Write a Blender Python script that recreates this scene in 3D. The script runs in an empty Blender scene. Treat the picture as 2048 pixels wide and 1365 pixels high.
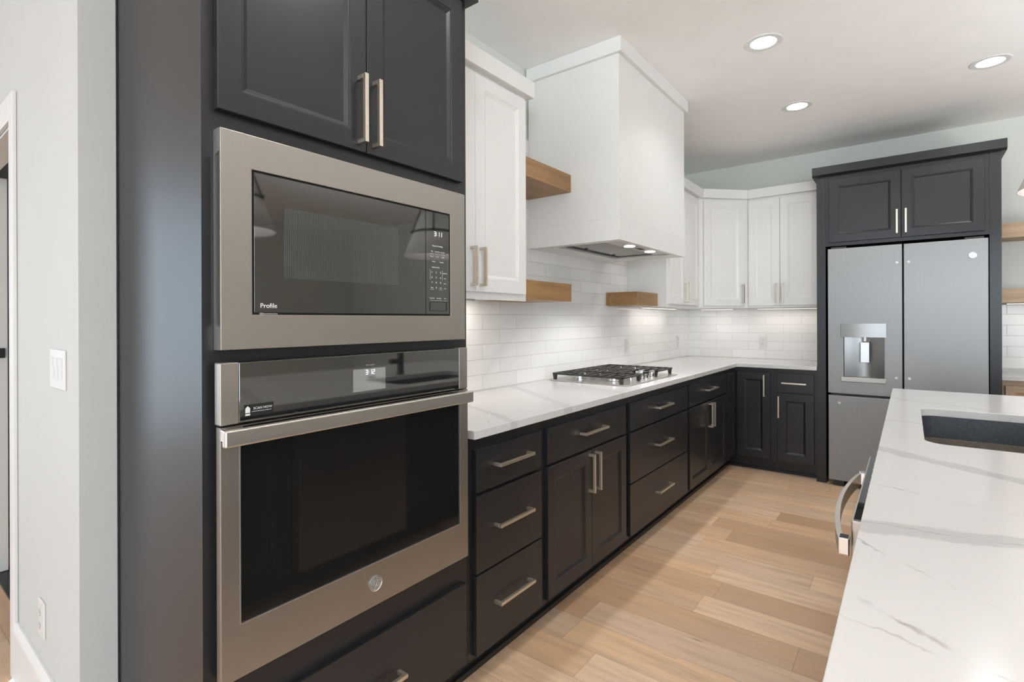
import bpy, bmesh, math, random
from mathutils import Vector, Matrix
sc = bpy.context.scene
COL = sc.collection
PI = math.pi
random.seed(7)

# ---------------------------------------------------------------- camera
cam_data = bpy.data.cameras.new('camera')
cam = bpy.data.objects.new('camera', cam_data)
COL.objects.link(cam)
sc.camera = cam
YAW, ROLL = 0.6555, -0.0036
F_ = Vector((-math.sin(YAW), math.cos(YAW), 0)); R_ = Vector((math.cos(YAW), math.sin(YAW), 0)); U_ = Vector((0, 0, 1))
R2 = R_ * math.cos(ROLL) + U_ * math.sin(ROLL); U2 = U_ * math.cos(ROLL) - R_ * math.sin(ROLL)
m = Matrix((R2, U2, -F_)).transposed().to_4x4()
m.translation = Vector((1.8334, 0.0, 1.2944))
cam.matrix_world = m
cam_data.sensor_width = 36.0
cam_data.lens = 1033.0 / 2048.0 * 36.0
cam_data.shift_y = -0.02036
cam_data.clip_start = 0.02

# ---------------------------------------------------------------- view, world
sc.view_settings.view_transform = 'Standard'
sc.view_settings.look = 'None'
sc.view_settings.gamma = 1.0
sc.view_settings.exposure = -0.04
sc.view_settings.use_curve_mapping = False
sc.cycles.use_denoising = True
sc.cycles.max_bounces = 10
sc.cycles.diffuse_bounces = 6
sc.cycles.glossy_bounces = 6
sc.cycles.sample_clamp_indirect = 6.0
sc.cycles.caustics_reflective = False
sc.cycles.caustics_refractive = False
world = bpy.data.worlds.new('sky'); sc.world = world; world.use_nodes = True
wnt = world.node_tree
bg = wnt.nodes['Background']
sky = wnt.nodes.new('ShaderNodeTexSky')
sky.sky_type = 'HOSEK_WILKIE'
sky.sun_direction = Vector((0.15, -0.62, 0.80)).normalized()
sky.turbidity = 3.5
wnt.links.new(sky.outputs[0], bg.inputs[0])
bg.inputs[1].default_value = 0.7

def area_lamp(name, loc, look, sx, sy, power, color, spread=PI):
    l = bpy.data.lights.new(name, 'AREA'); l.shape = 'RECTANGLE'; l.size = sx; l.size_y = sy
    l.energy = power; l.color = color; l.spread = spread
    o = bpy.data.objects.new(name, l); COL.objects.link(o); o.location = loc
    # lamps facing straight down keep their sides along x and y
    if look[2] > -0.99: o.rotation_euler = Vector(look).to_track_quat('-Z', 'Z').to_euler()
    return o
# daylight standing in the window openings of the great room behind the camera and at its sides
DAY = (0.74, 0.875, 1.0)
area_lamp('window_daylight', (-2.75, -5.16, 1.42), (0, 1, 0), 2.9, 2.5, 16, DAY)
area_lamp('window_daylight', (1.2, -5.16, 1.42), (0, 1, 0), 3.3, 2.5, 105, DAY)
area_lamp('window_daylight', (5.0, -5.16, 1.42), (0, 1, 0), 3.3, 2.5, 120, DAY)
area_lamp('window_daylight', (7.16, -2.2, 1.42), (-1, 0, 0), 3.5, 2.5, 205, DAY)
area_lamp('window_daylight', (-4.66, -2.35, 1.38), (1, 0, 0), 4.8, 2.65, 165, (0.72, 0.87, 1.0))
sun_l = bpy.data.lights.new('sun', 'SUN'); sun_l.energy = 9; sun_l.angle = math.radians(1.0); sun_l.color = (1.0, 0.96, 0.90)
sun_o = bpy.data.objects.new('sun', sun_l); COL.objects.link(sun_o); sun_o.location = (0, -12, 12)
sun_o.rotation_euler = Vector((-0.15, 0.62, -0.80)).to_track_quat('-Z', 'Y').to_euler()
# added unseen fill lamps, aimed up at a ceiling too dark without them
area_lamp('added_ceiling_fill', (2.7, -1.3, 1.75), (-0.08, 0.85, 0.75), 0.7, 0.7, 53, (0.82, 0.93, 1.0), math.radians(110))
area_lamp('added_ceiling_fill', (3.6, 3.2, 1.3), (-0.1, 0.3, 0.95), 0.7, 0.7, 24, (0.82, 0.93, 1.0), math.radians(150))

def spot(name, loc, power, color=(0.98, 0.98, 0.98), size=2.3, blend=0.6, radius=0.05, look=(0, 0, -1)):
    l = bpy.data.lights.new(name, 'SPOT'); l.energy = power; l.color = color; l.spot_size = size; l.spot_blend = blend
    l.shadow_soft_size = radius
    o = bpy.data.objects.new(name, l); COL.objects.link(o); o.location = loc
    o.rotation_euler = Vector(look).to_track_quat('-Z', 'Y').to_euler()
    return o

# ---------------------------------------------------------------- materials
def nt_of(name):
    mt = bpy.data.materials.new(name); mt.use_nodes = True
    nt = mt.node_tree
    return mt, nt, nt.nodes['Principled BSDF']
def N(nt, kind, **kw):
    n = nt.nodes.new(kind)
    for k, v in kw.items(): setattr(n, k, v)
    return n
def L(nt, a, b): nt.links.new(a, b)
def M_(nt, op, a, b=None, c=None):
    n = nt.nodes.new('ShaderNodeMath'); n.operation = op
    for i, s in enumerate((a, b, c)):
        if s is None: continue
        if isinstance(s, (int, float)): n.inputs[i].default_value = s
        else: nt.links.new(s, n.inputs[i])
    return n.outputs[0]
def ramp(nt, fac, stops):
    r = nt.nodes.new('ShaderNodeValToRGB')
    el = r.color_ramp.elements
    while len(el) < len(stops): el.new(0.5)
    for e, (p, c) in zip(el, stops):
        e.position = p; e.color = (*c, 1) if len(c) == 3 else c
    nt.links.new(fac, r.inputs[0])
    return r.outputs[0]
def mixc(nt, fac, a, b, kind='MIX'):
    n = nt.nodes.new('ShaderNodeMix'); n.data_type = 'RGBA'; n.blend_type = kind
    for i, s in ((0, fac), (6, a), (7, b)):
        if isinstance(s, (int, float)): n.inputs[i].default_value = s
        elif isinstance(s, tuple): n.inputs[i].default_value = (*s, 1)
        else: nt.links.new(s, n.inputs[i])
    return n.outputs[2]
def coords(nt, scale=(1, 1, 1), kind='Object'):
    tc = nt.nodes.new('ShaderNodeTexCoord'); mp = nt.nodes.new('ShaderNodeMapping')
    mp.inputs['Scale'].default_value = scale
    nt.links.new(tc.outputs[kind], mp.inputs[0])
    return mp.outputs[0]
def noise(nt, vec, scale, detail=3, rough=0.5, out=0):
    n = nt.nodes.new('ShaderNodeTexNoise'); n.inputs['Scale'].default_value = scale
    n.inputs['Detail'].default_value = detail; n.inputs['Roughness'].default_value = rough
    nt.links.new(vec, n.inputs['Vector'])
    return n.outputs[out]
def bump(nt, bs, h, strength, dist=0.002):
    b = nt.nodes.new('ShaderNodeBump'); b.inputs['Strength'].default_value = strength; b.inputs['Distance'].default_value = dist
    nt.links.new(h, b.inputs['Height']); nt.links.new(b.outputs[0], bs.inputs['Normal'])

def plain(name, col, rough=0.5, metal=0.0, spec=0.5, coat=0.0, vary=0.04, nscale=6.0, bstr=0.0, bscale=60.0):
    mt, nt, bs = nt_of(name)
    v = coords(nt)
    f = noise(nt, v, nscale)
    a = tuple(max(0, c * (1 - vary)) for c in col); b = tuple(min(1, c * (1 + vary)) for c in col)
    L(nt, ramp(nt, f, [(0.3, a), (0.7, b)]), bs.inputs['Base Color'])
    bs.inputs['Roughness'].default_value = rough; bs.inputs['Metallic'].default_value = metal
    bs.inputs['Specular IOR Level'].default_value = spec
    bs.inputs['Coat Weight'].default_value = coat; bs.inputs['Coat Roughness'].default_value = 0.1
    if bstr: bump(nt, bs, noise(nt, v, bscale, 4), bstr)
    return mt
def brushed(name, col, rough=0.32, stretch=(2, 2, 160), metal=0.9, vary=0.06):
    mt, nt, bs = nt_of(name)
    f = noise(nt, coords(nt, stretch), 3.0, 4)
    a = tuple(c * (1 - vary) for c in col); b = tuple(min(1, c * (1 + vary)) for c in col)
    L(nt, ramp(nt, f, [(0.3, a), (0.7, b)]), bs.inputs['Base Color'])
    L(nt, M_(nt, 'MULTIPLY_ADD', f, 0.12, rough - 0.06), bs.inputs['Roughness'])
    bs.inputs['Metallic'].default_value = metal
    return mt
def emissive(name, col, strength):
    mt, nt, bs = nt_of(name)
    bs.inputs['Base Color'].default_value = (*[min(1, c) for c in col], 1)
    bs.inputs['Emission Color'].default_value = (*col, 1); bs.inputs['Emission Strength'].default_value = strength
    return mt

MAT = {}
MAT['dark'] = plain('charcoal_cabinet_paint', (0.0155, 0.0158, 0.0185), 0.36, spec=0.48, vary=0.10, nscale=3)
MAT['dark_in'] = plain('dark_recess', (0.008, 0.008, 0.008), 0.6)
MAT['white'] = plain('white_cabinet_paint', (0.80, 0.79, 0.77), 0.32, vary=0.015)
MAT['hoodwhite'] = plain('white_hood_paint', (0.78, 0.775, 0.755), 0.30, vary=0.015)
MAT['wall'] = plain('pale_sage_wall_paint', (0.665, 0.68, 0.63), 0.75, vary=0.015, bstr=0.05, bscale=220)
MAT['wall_dimmed'] = plain('dimmed_wall_paint', (0.56, 0.58, 0.58), 0.7, vary=0.01, bstr=0.04, bscale=220)  # the sage paint again, colour lowered to offset the strong hall light
MAT['trimwhite'] = plain('white_trim_paint', (0.74, 0.745, 0.75), 0.35, vary=0.01)
MAT['ceil'] = plain('textured_ceiling_paint', (0.90, 0.885, 0.87), 0.85, vary=0.015, bstr=0.25, bscale=90)
MAT['plastic'] = plain('white_plastic', (0.70, 0.70, 0.70), 0.3, vary=0.01)
MAT['nickel'] = brushed('satin_nickel', (0.70, 0.63, 0.53), 0.30, (80, 80, 80))
MAT['slate'] = brushed('warm_slate_steel', (0.40, 0.375, 0.345), 0.38, (120, 8, 120), vary=0.04)
MAT['steel'] = brushed('stainless_steel', (0.60, 0.57, 0.53), 0.30, (30, 500, 500), vary=0.01)
MAT['fridge'] = brushed('brushed_fridge_steel', (0.28, 0.28, 0.28), 0.46, (200, 200, 2), metal=0.75)
MAT['hoodsteel'] = brushed('satin_dispenser_steel', (0.36, 0.36, 0.355), 0.40, (200, 200, 200), vary=0.02)
MAT['chrome'] = plain('polished_chrome', (0.78, 0.79, 0.80), 0.10, metal=1.0, vary=0.02)
MAT['edge'] = brushed('bright_steel_edge', (0.58, 0.585, 0.585), 0.34, (200, 200, 200), vary=0.02)
MAT['recess'] = brushed('dark_brushed_recess', (0.30, 0.295, 0.285), 0.30, (300, 300, 4), vary=0.03)
MAT['glass'] = plain('black_glass', (0.012, 0.013, 0.0135), 0.035, spec=1.0, vary=0.05)
MAT['glass'].node_tree.nodes['Principled BSDF'].inputs['IOR'].default_value = 1.75
MAT['ovenglass'] = plain('oven_window_glass', (0.010, 0.010, 0.010), 0.05, spec=0.5, vary=0.05)
MAT['screen'] = plain('touch_screen', (0.50, 0.52, 0.54), 0.05, metal=1.0, vary=0.02)
MAT['black'] = plain('black_metal', (0.012, 0.012, 0.012), 0.4, vary=0.1)
MAT['iron'] = plain('cast_iron', (0.026, 0.0235, 0.021), 0.38, vary=0.2, nscale=40, bstr=0.2, bscale=300)
MAT['sink'] = plain('dark_composite_sink', (0.052, 0.062, 0.075), 0.42, vary=0.35, nscale=130)
MAT['sinkwarm'] = plain('sink_warm_bounce', (0.17, 0.145, 0.12), 0.35, vary=0.15, nscale=80)  # warm reflected light put into the bowl's colour
MAT['lit'] = emissive('lamp_diffuser', (1.0, 0.96, 0.91), 8.0)
MAT['strip'] = emissive('led_strip_diffuser', (1.0, 0.94, 0.86), 2.0)
MAT['digit'] = emissive('white_display_digits', (0.92, 0.96, 1.0), 0.55)
MAT['print'] = plain('white_print', (0.75, 0.77, 0.78), 0.5, vary=0.02)
MAT['greyprint'] = plain('grey_print', (0.35, 0.36, 0.37), 0.5, vary=0.02)
MAT['fabric'] = plain('white_shade_fabric', (0.80, 0.78, 0.75), 0.8, vary=0.03, nscale=200)
def shade_mat():
    mt, nt, bs = nt_of('white_shade_fabric_lit_through')
    bs.inputs['Base Color'].default_value = (0.84, 0.82, 0.80, 1); bs.inputs['Roughness'].default_value = 0.9
    t = N(nt, 'ShaderNodeBsdfTranslucent'); t.inputs[0].default_value = (0.82, 0.82, 0.81, 1)
    w = N(nt, 'ShaderNodeMix'); w.data_type = 'FLOAT'
    mx = N(nt, 'ShaderNodeMixShader'); mx.inputs[0].default_value = 0.3
    L(nt, bs.outputs[0], mx.inputs[1]); L(nt, t.outputs[0], mx.inputs[2]); L(nt, mx.outputs[0], nt.nodes['Material Output'].inputs[0])
    bump(nt, bs, noise(nt, coords(nt, (300, 300, 300)), 1.0, 2), 0.05)
    nt.nodes.remove(w)
    return mt
MAT['fabric'] = shade_mat()
MAT['bulb'] = emissive('warm_bulb', (1.0, 0.88, 0.70), 8.0)

def ribbed_screen():
    mt, nt, bs = nt_of('ribbed_microwave_screen')
    v = coords(nt)
    w = N(nt, 'ShaderNodeTexWave', wave_type='BANDS', bands_direction='X'); L(nt, v, w.inputs[0])
    w.inputs['Scale'].default_value = 62; w.inputs['Distortion'].default_value = 0.0
    L(nt, ramp(nt, w.outputs['Fac'], [(0.2, (0.055, 0.065, 0.068)), (0.8, (0.12, 0.135, 0.138))]), bs.inputs['Base Color'])
    bs.inputs['Metallic'].default_value = 0.6; bs.inputs['Roughness'].default_value = 0.12; bs.inputs['Specular IOR Level'].default_value = 1.0
    bs.inputs['Coat Weight'].default_value = 1.0; bs.inputs['Coat Roughness'].default_value = 0.03
    return mt
MAT['ribbed'] = ribbed_screen()

def wood(name, c1, c2, c3, scale=(1.2, 14, 14), rough=0.42):
    mt, nt, bs = nt_of(name)
    v = coords(nt, scale)
    f = noise(nt, v, 2.2, 6, 0.62)
    g = noise(nt, coords(nt, (1.5, 2.5, 2.5)), 1.6, 2)
    c = ramp(nt, f, [(0.25, c1), (0.5, c2), (0.8, c3)])
    c = mixc(nt, M_(nt, 'MULTIPLY', g, 0.45), c, c1)
    L(nt, c, bs.inputs['Base Color'])
    bs.inputs['Roughness'].default_value = rough
    bump(nt, bs, f, 0.08)
    return mt
MAT['shelf'] = wood('stained_maple_shelf', (0.22, 0.115, 0.042), (0.34, 0.185, 0.072), (0.44, 0.25, 0.10), (14, 1.2, 14))
MAT['shelf2'] = wood('pale_oak_shelf', (0.33, 0.21, 0.12), (0.48, 0.32, 0.19), (0.60, 0.42, 0.27))
MAT['oak'] = wood('light_oak_cabinet', (0.30, 0.20, 0.13), (0.42, 0.30, 0.20), (0.50, 0.37, 0.26))

def floor_mat():
    mt, nt, bs = nt_of('hickory_plank_floor')
    tc = N(nt, 'ShaderNodeTexCoord'); sp = N(nt, 'ShaderNodeSeparateXYZ'); L(nt, tc.outputs['Object'], sp.inputs[0])
    W, LEN = 0.1715, 1.15
    yy = M_(nt, 'DIVIDE', M_(nt, 'SUBTRACT', sp.outputs[1], 0.069), W)
    row = M_(nt, 'FLOOR', yy)
    fy = M_(nt, 'FRACT', yy)
    wn = N(nt, 'ShaderNodeTexWhiteNoise', noise_dimensions='1D'); L(nt, row, wn.inputs['W'])
    xx = M_(nt, 'DIVIDE', M_(nt, 'ADD', sp.outputs[0], M_(nt, 'MULTIPLY', wn.outputs['Value'], 7.3)), LEN)
    col = M_(nt, 'FLOOR', xx); fx = M_(nt, 'FRACT', xx)
    cb = N(nt, 'ShaderNodeCombineXYZ'); L(nt, row, cb.inputs[0]); L(nt, col, cb.inputs[1])
    wn2 = N(nt, 'ShaderNodeTexWhiteNoise', noise_dimensions='2D'); L(nt, cb.outputs[0], wn2.inputs['Vector'])
    pid = wn2.outputs['Value']
    base = ramp(nt, pid, [(0.0, (0.53, 0.33, 0.195)), (0.22, (0.66, 0.43, 0.26)), (0.45, (0.78, 0.52, 0.315)), (0.68, (0.84, 0.60, 0.395)), (0.85, (0.66, 0.475, 0.33)), (1.0, (0.76, 0.545, 0.375))])
    # grain along X, shifted per plank
    mp = N(nt, 'ShaderNodeMapping'); L(nt, tc.outputs['Object'], mp.inputs[0]); mp.inputs['Scale'].default_value = (1.1, 11, 1)
    off = N(nt, 'ShaderNodeCombineXYZ'); L(nt, M_(nt, 'MULTIPLY', pid, 37.0), off.inputs[0]); L(nt, M_(nt, 'MULTIPLY', pid, 91.0), off.inputs[1])
    L(nt, off.outputs[0], mp.inputs['Location'])
    g = noise(nt, mp.outputs[0], 2.4, 7, 0.66)
    g2 = noise(nt, mp.outputs[0], 0.8, 2, 0.5)
    c = mixc(nt, M_(nt, 'MULTIPLY', M_(nt, 'SUBTRACT', g, 0.45), 2.5), base, (0.46, 0.285, 0.165))
    c = mixc(nt, M_(nt, 'MULTIPLY', M_(nt, 'SUBTRACT', g2, 0.47), 1.5), c, (0.52, 0.40, 0.30))
    # dark mineral streaks and small knots
    mp2 = N(nt, 'ShaderNodeMapping'); L(nt, tc.outputs['Object'], mp2.inputs[0]); mp2.inputs['Scale'].default_value = (1.6, 16, 1); L(nt, off.outputs[0], mp2.inputs['Location'])
    k = noise(nt, mp2.outputs[0], 1.5, 3, 0.55)
    c = mixc(nt, ramp(nt, k, [(0.70, (0, 0, 0)), (0.77, (0.8, 0.8, 0.8))]), c, (0.085, 0.05, 0.03))
    gap = M_(nt, 'MINIMUM', M_(nt, 'MINIMUM', fy, M_(nt, 'SUBTRACT', 1.0, fy)), M_(nt, 'MULTIPLY', M_(nt, 'MINIMUM', fx, M_(nt, 'SUBTRACT', 1.0, fx)), LEN / W))
    gm = ramp(nt, gap, [(0.0, (0.55, 0.55, 0.55)), (0.011, (1, 1, 1))])
    c = mixc(nt, 1.0, c, gm, 'MULTIPLY')
    L(nt, c, bs.inputs['Base Color'])
    L(nt, M_(nt, 'MULTIPLY_ADD', g, 0.2, 0.26), bs.inputs['Roughness'])
    h = M_(nt, 'ADD', M_(nt, 'MULTIPLY', g, 0.15), gm)
    bump(nt, bs, h, 0.12, 0.001)
    return mt
MAT['floor'] = floor_mat()

def quartz(name, seed, veins):
    """veins: (x0, y0, x1, y1, half width, strength, dark) straight lines in plan, warped by noise"""
    mt, nt, bs = nt_of(name)
    tc = N(nt, 'ShaderNodeTexCoord'); v = tc.outputs['Object']
    def warp(src, scale, amp):
        w = noise(nt, src, scale, 4, 0.6, out=1)
        s = N(nt, 'ShaderNodeVectorMath', operation='SUBTRACT'); L(nt, w, s.inputs[0]); s.inputs[1].default_value = (0.5, 0.5, 0.5)
        a = N(nt, 'ShaderNodeVectorMath', operation='MULTIPLY_ADD'); L(nt, s.outputs[0], a.inputs[0]); a.inputs[1].default_value = (amp, amp, 0); L(nt, src, a.inputs[2])
        return a.outputs[0]
    v1 = warp(warp(warp(v, 4.0, 0.06), 16.0, 0.035), 55.0, 0.014)
    sp = N(nt, 'ShaderNodeSeparateXYZ'); L(nt, v1, sp.inputs[0])
    brk = noise(nt, v, 11.0 + seed, 3, 0.6)
    mk = ramp(nt, brk, [(0.47, (0.05, 0.05, 0.05)), (0.62, (1, 1, 1))])
    cl = noise(nt, v, 1.7 + seed * 0.1, 3)
    c = mixc(nt, M_(nt, 'MULTIPLY', cl, 0.10), (0.645, 0.638, 0.630), (0.56, 0.55, 0.54))
    for x0, y0, x1, y1, hw, st, dark in veins:
        dx, dy = x1 - x0, y1 - y0; ln = math.hypot(dx, dy); dx /= ln; dy /= ln
        d = M_(nt, 'ABSOLUTE', M_(nt, 'ADD', M_(nt, 'MULTIPLY', M_(nt, 'SUBTRACT', sp.outputs[0], x0), -dy), M_(nt, 'MULTIPLY', M_(nt, 'SUBTRACT', sp.outputs[1], y0), dx)))
        t = M_(nt, 'ADD', M_(nt, 'MULTIPLY', M_(nt, 'SUBTRACT', sp.outputs[0], x0), dx), M_(nt, 'MULTIPLY', M_(nt, 'SUBTRACT', sp.outputs[1], y0), dy))
        inr = ramp(nt, M_(nt, 'DIVIDE', M_(nt, 'ADD', t, 0.2), ln + 0.4), [(0.0, (0, 0, 0)), (0.2 / (ln + 0.4), (1, 1, 1)), (1 - 0.2 / (ln + 0.4), (1, 1, 1)), (1.0, (0, 0, 0))])
        f = ramp(nt, M_(nt, 'DIVIDE', d, hw * 2), [(0.40 if not dark else 0.1, (1, 1, 1)), (0.56, (0, 0, 0))])
        f = M_(nt, 'MULTIPLY', M_(nt, 'MULTIPLY', f, inr), st)
        if dark: f = M_(nt, 'MULTIPLY', f, mk)
        c = mixc(nt, f, c, (0.33, 0.315, 0.30) if dark else (0.475, 0.468, 0.458))
    L(nt, c, bs.inputs['Base Color'])
    bs.inputs['Roughness'].default_value = 0.16
    return mt
MAT['quartz'] = quartz('white_veined_quartz', 1.0, [
    (1.72, 1.13, 2.6, 1.40, 0.034, 0.75, 0), (1.72, 1.90, 2.5, 1.33, 0.027, 0.72, 0), (1.72, 2.40, 2.0, 2.37, 0.008, 0.6, 0), (1.80, 3.06, 2.5, 2.66, 0.012, 0.45, 0),
    (1.74, 1.075, 2.5, 0.50, 0.0042, 0.75, 1), (1.75, 0.86, 2.4, 0.42, 0.0048, 0.8, 1), (1.80, 0.77, 1.95, 0.745, 0.0035, 0.5, 1), (1.74, 1.465, 2.6, 1.20, 0.0032, 0.6, 1),
    (1.80, 1.17, 2.2, 1.235, 0.0030, 0.7, 1), (1.95, 2.90, 2.6, 2.60, 0.003, 0.6, 1), (2.3, 2.0, 3.1, 1.3, 0.02, 0.6, 0), (2.3, 3.3, 3.1, 2.6, 0.006, 0.7, 1)])
MAT['quartz2'] = quartz('white_veined_quartz_counter', 2.0, [
    (0.25, 1.72, 0.68, 1.53, 0.020, 0.55, 0), (0.10, 2.31, 0.68, 1.92, 0.026, 0.55, 0), (0.1, 2.70, 0.68, 2.46, 0.012, 0.4, 0), (0.1, 3.9, 0.7, 3.6, 0.02, 0.4, 0), (0.3, 5.2, 1.2, 4.8, 0.015, 0.4, 0),
    (0.45, 1.66, 0.67, 1.37, 0.0028, 0.5, 1), (0.38, 1.77, 0.67, 1.73, 0.0025, 0.4, 1), (0.50, 1.80, 0.67, 1.55, 0.0025, 0.4, 1), (0.4, 2.2, 0.67, 1.99, 0.003, 0.5, 1), (0.2, 4.6, 0.6, 4.2, 0.004, 0.6, 1)])

def tile_mat(name, axis, shift):
    mt, nt, bs = nt_of(name)
    tc = N(nt, 'ShaderNodeTexCoord'); sp = N(nt, 'ShaderNodeSeparateXYZ'); L(nt, tc.outputs['Object'], sp.inputs[0])
    H, LEN = 0.0815, 0.305
    zz = M_(nt, 'DIVIDE', M_(nt, 'SUBTRACT', sp.outputs[2], 0.9185), H)
    row = M_(nt, 'FLOOR', zz); fz = M_(nt, 'FRACT', zz)
    odd = M_(nt, 'MODULO', row, 2.0)
    uu = M_(nt, 'DIVIDE', M_(nt, 'ADD', M_(nt, 'ADD', sp.outputs[axis], shift + 9.15), M_(nt, 'MULTIPLY', odd, LEN / 2)), LEN)
    col = M_(nt, 'FLOOR', uu); fu = M_(nt, 'FRACT', uu)
    cb = N(nt, 'ShaderNodeCombineXYZ'); L(nt, row, cb.inputs[0]); L(nt, col, cb.inputs[1])
    wn = N(nt, 'ShaderNodeTexWhiteNoise', noise_dimensions='2D'); L(nt, cb.outputs[0], wn.inputs['Vector'])
    ez = M_(nt, 'MULTIPLY', M_(nt, 'MINIMUM', fz, M_(nt, 'SUBTRACT', 1.0, fz)), H)
    eu = M_(nt, 'MULTIPLY', M_(nt, 'MINIMUM', fu, M_(nt, 'SUBTRACT', 1.0, fu)), LEN)
    e = M_(nt, 'MINIMUM', ez, eu)
    tilecol = ramp(nt, wn.outputs['Value'], [(0, (0.79, 0.775, 0.755)), (0.5, (0.82, 0.805, 0.785)), (1, (0.85, 0.838, 0.822))])
    isg = ramp(nt, M_(nt, 'MULTIPLY', e, 100.0), [(0.11, (1, 1, 1)), (0.16, (0, 0, 0))])
    c = mixc(nt, isg, tilecol, (0.58, 0.555, 0.525))
    L(nt, c, bs.inputs['Base Color'])
    L(nt, M_(nt, 'MULTIPLY_ADD', isg, 0.6, 0.08), bs.inputs['Roughness'])
    wavy = noise(nt, coords(nt), 9.0, 2, 0.4)
    # every tile leans a little, which breaks the reflections up
    lean = M_(nt, 'MULTIPLY', M_(nt, 'SUBTRACT', wn.outputs['Value'], 0.5), M_(nt, 'ADD', fu, fz))
    h = M_(nt, 'ADD', M_(nt, 'MULTIPLY', wavy, 0.8), M_(nt, 'MULTIPLY', lean, 0.25))
    h = M_(nt, 'SUBTRACT', h, M_(nt, 'MULTIPLY', isg, 0.35))
    bump(nt, bs, h, 0.5, 0.004)
    return mt
MAT['tile_left'] = tile_mat('glossy_white_tile_left', 1, -2.12)
MAT['tile_far'] = tile_mat('glossy_white_tile_far', 0, -0.134)

def pane_mat():
    mt = bpy.data.materials.new('window_pane'); mt.use_nodes = True; nt = mt.node_tree
    nt.nodes.clear()
    o = N(nt, 'ShaderNodeOutputMaterial'); t = N(nt, 'ShaderNodeBsdfTransparent'); g = N(nt, 'ShaderNodeBsdfGlossy')
    g.inputs['Roughness'].default_value = 0.02
    mx = N(nt, 'ShaderNodeMixShader'); mx.inputs[0].default_value = 0.06
    L(nt, t.outputs[0], mx.inputs[1]); L(nt, g.outputs[0], mx.inputs[2]); L(nt, mx.outputs[0], o.inputs[0])
    return mt
MAT['pane'] = pane_mat()

# ---------------------------------------------------------------- mesh helpers
def newbm(): return bmesh.new()
def box(bm, x0, y0, z0, x1, y1, z1):
    vs = [bm.verts.new(p) for p in ((x0, y0, z0), (x1, y0, z0), (x1, y1, z0), (x0, y1, z0), (x0, y0, z1), (x1, y0, z1), (x1, y1, z1), (x0, y1, z1))]
    for q in ((3, 2, 1, 0), (4, 5, 6, 7), (0, 1, 5, 4), (1, 2, 6, 5), (2, 3, 7, 6), (3, 0, 4, 7)): bm.faces.new([vs[i] for i in q])
    return bm
def prism(bm, pts, z0, z1):
    a = [bm.verts.new((x, y, z0)) for x, y in pts]; b = [bm.verts.new((x, y, z1)) for x, y in pts]
    n = len(pts)
    bm.faces.new(a[::-1]); bm.faces.new(b)
    for i in range(n): bm.faces.new((a[i], a[(i + 1) % n], b[(i + 1) % n], b[i]))
    return bm
def prism_axis(bm, pts, a0, a1, axis):
    """profile pts in the two other axes, swept along an axis"""
    def P(p, a):
        if axis == 0: return (a, p[0], p[1])
        if axis == 1: return (p[0], a, p[1])
        return (p[0], p[1], a)
    a = [bm.verts.new(P(p, a0)) for p in pts]; b = [bm.verts.new(P(p, a1)) for p in pts]
    n = len(pts)
    bm.faces.new(a[::-1]); bm.faces.new(b)
    for i in range(n): bm.faces.new((a[i], a[(i + 1) % n], b[(i + 1) % n], b[i]))
    return bm
def lathe(bm, prof, seg=32, c=(0, 0, 0), axis='z', close=True):
    rings = []
    for r, h in prof:
        ring = []
        for i in range(seg):
            t = 2 * PI * i / seg
            if axis == 'z': p = (c[0] + r * math.cos(t), c[1] + r * math.sin(t), c[2] + h)
            elif axis == 'y': p = (c[0] + r * math.cos(t), c[1] + h, c[2] + r * math.sin(t))
            else: p = (c[0] + h, c[1] + r * math.cos(t), c[2] + r * math.sin(t))
            ring.append(bm.verts.new(p))
        rings.append(ring)
    for A, B in zip(rings, rings[1:]):
        for i in range(seg): bm.faces.new((A[i], A[(i + 1) % seg], B[(i + 1) % seg], B[i]))
    if close:
        bm.faces.new(rings[0][::-1]); bm.faces.new(rings[-1])
    return bm
def tube(bm, pts, r, seg=10, rfun=None):
    pts = [Vector(p) for p in pts]; rings = []
    n = len(pts); up = None
    for i, p in enumerate(pts):
        d = (pts[min(i + 1, n - 1)] - pts[max(i - 1, 0)]).normalized()
        if up is None: up = Vector((0, 0, 1)) if abs(d.z) < 0.9 else Vector((1, 0, 0))
        s = d.cross(up).normalized(); u = s.cross(d).normalized(); up = u
        rr = rfun(i / (n - 1)) if rfun else r
        rings.append([bm.verts.new(p + (s * math.cos(2 * PI * k / seg) + u * math.sin(2 * PI * k / seg)) * rr) for k in range(seg)])
    for A, B in zip(rings, rings[1:]):
        for k in range(seg): bm.faces.new((A[k], A[(k + 1) % seg], B[(k + 1) % seg], B[k]))
    bm.faces.new(rings[0][::-1]); bm.faces.new(rings[-1])
    return bm
def rrect(x0, y0, x1, y1, r, seg=6):
    out = []
    for cx, cy, a in ((x1 - r, y1 - r, 0), (x0 + r, y1 - r, 90), (x0 + r, y0 + r, 180), (x1 - r, y0 + r, 270)):
        for i in range(seg + 1):
            t = math.radians(a + 90 * i / seg); out.append((cx + r * math.cos(t), cy + r * math.sin(t)))
    return out
def plate_hole(bm, outer, inner, z0, z1):
    for z in (z0, z1):
        es = []
        for loop in (outer, inner):
            vs = [bm.verts.new((x, y, z)) for x, y in loop]
            es += [bm.edges.new((vs[i], vs[(i + 1) % len(vs)])) for i in range(len(vs))]
        bmesh.ops.triangle_fill(bm, use_beauty=True, use_dissolve=False, edges=es, normal=(0, 0, 1))
    bm.verts.ensure_lookup_table()
    no, ni = len(outer), len(inner)
    V = bm.verts
    h = no + ni
    for s, k in ((0, no), (no, ni)):
        for i in range(k):
            j = (i + 1) % k
            bm.faces.new((V[s + i], V[s + j], V[h + s + j], V[h + s + i]))
    bmesh.ops.recalc_face_normals(bm, faces=bm.faces)
    return bm
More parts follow.
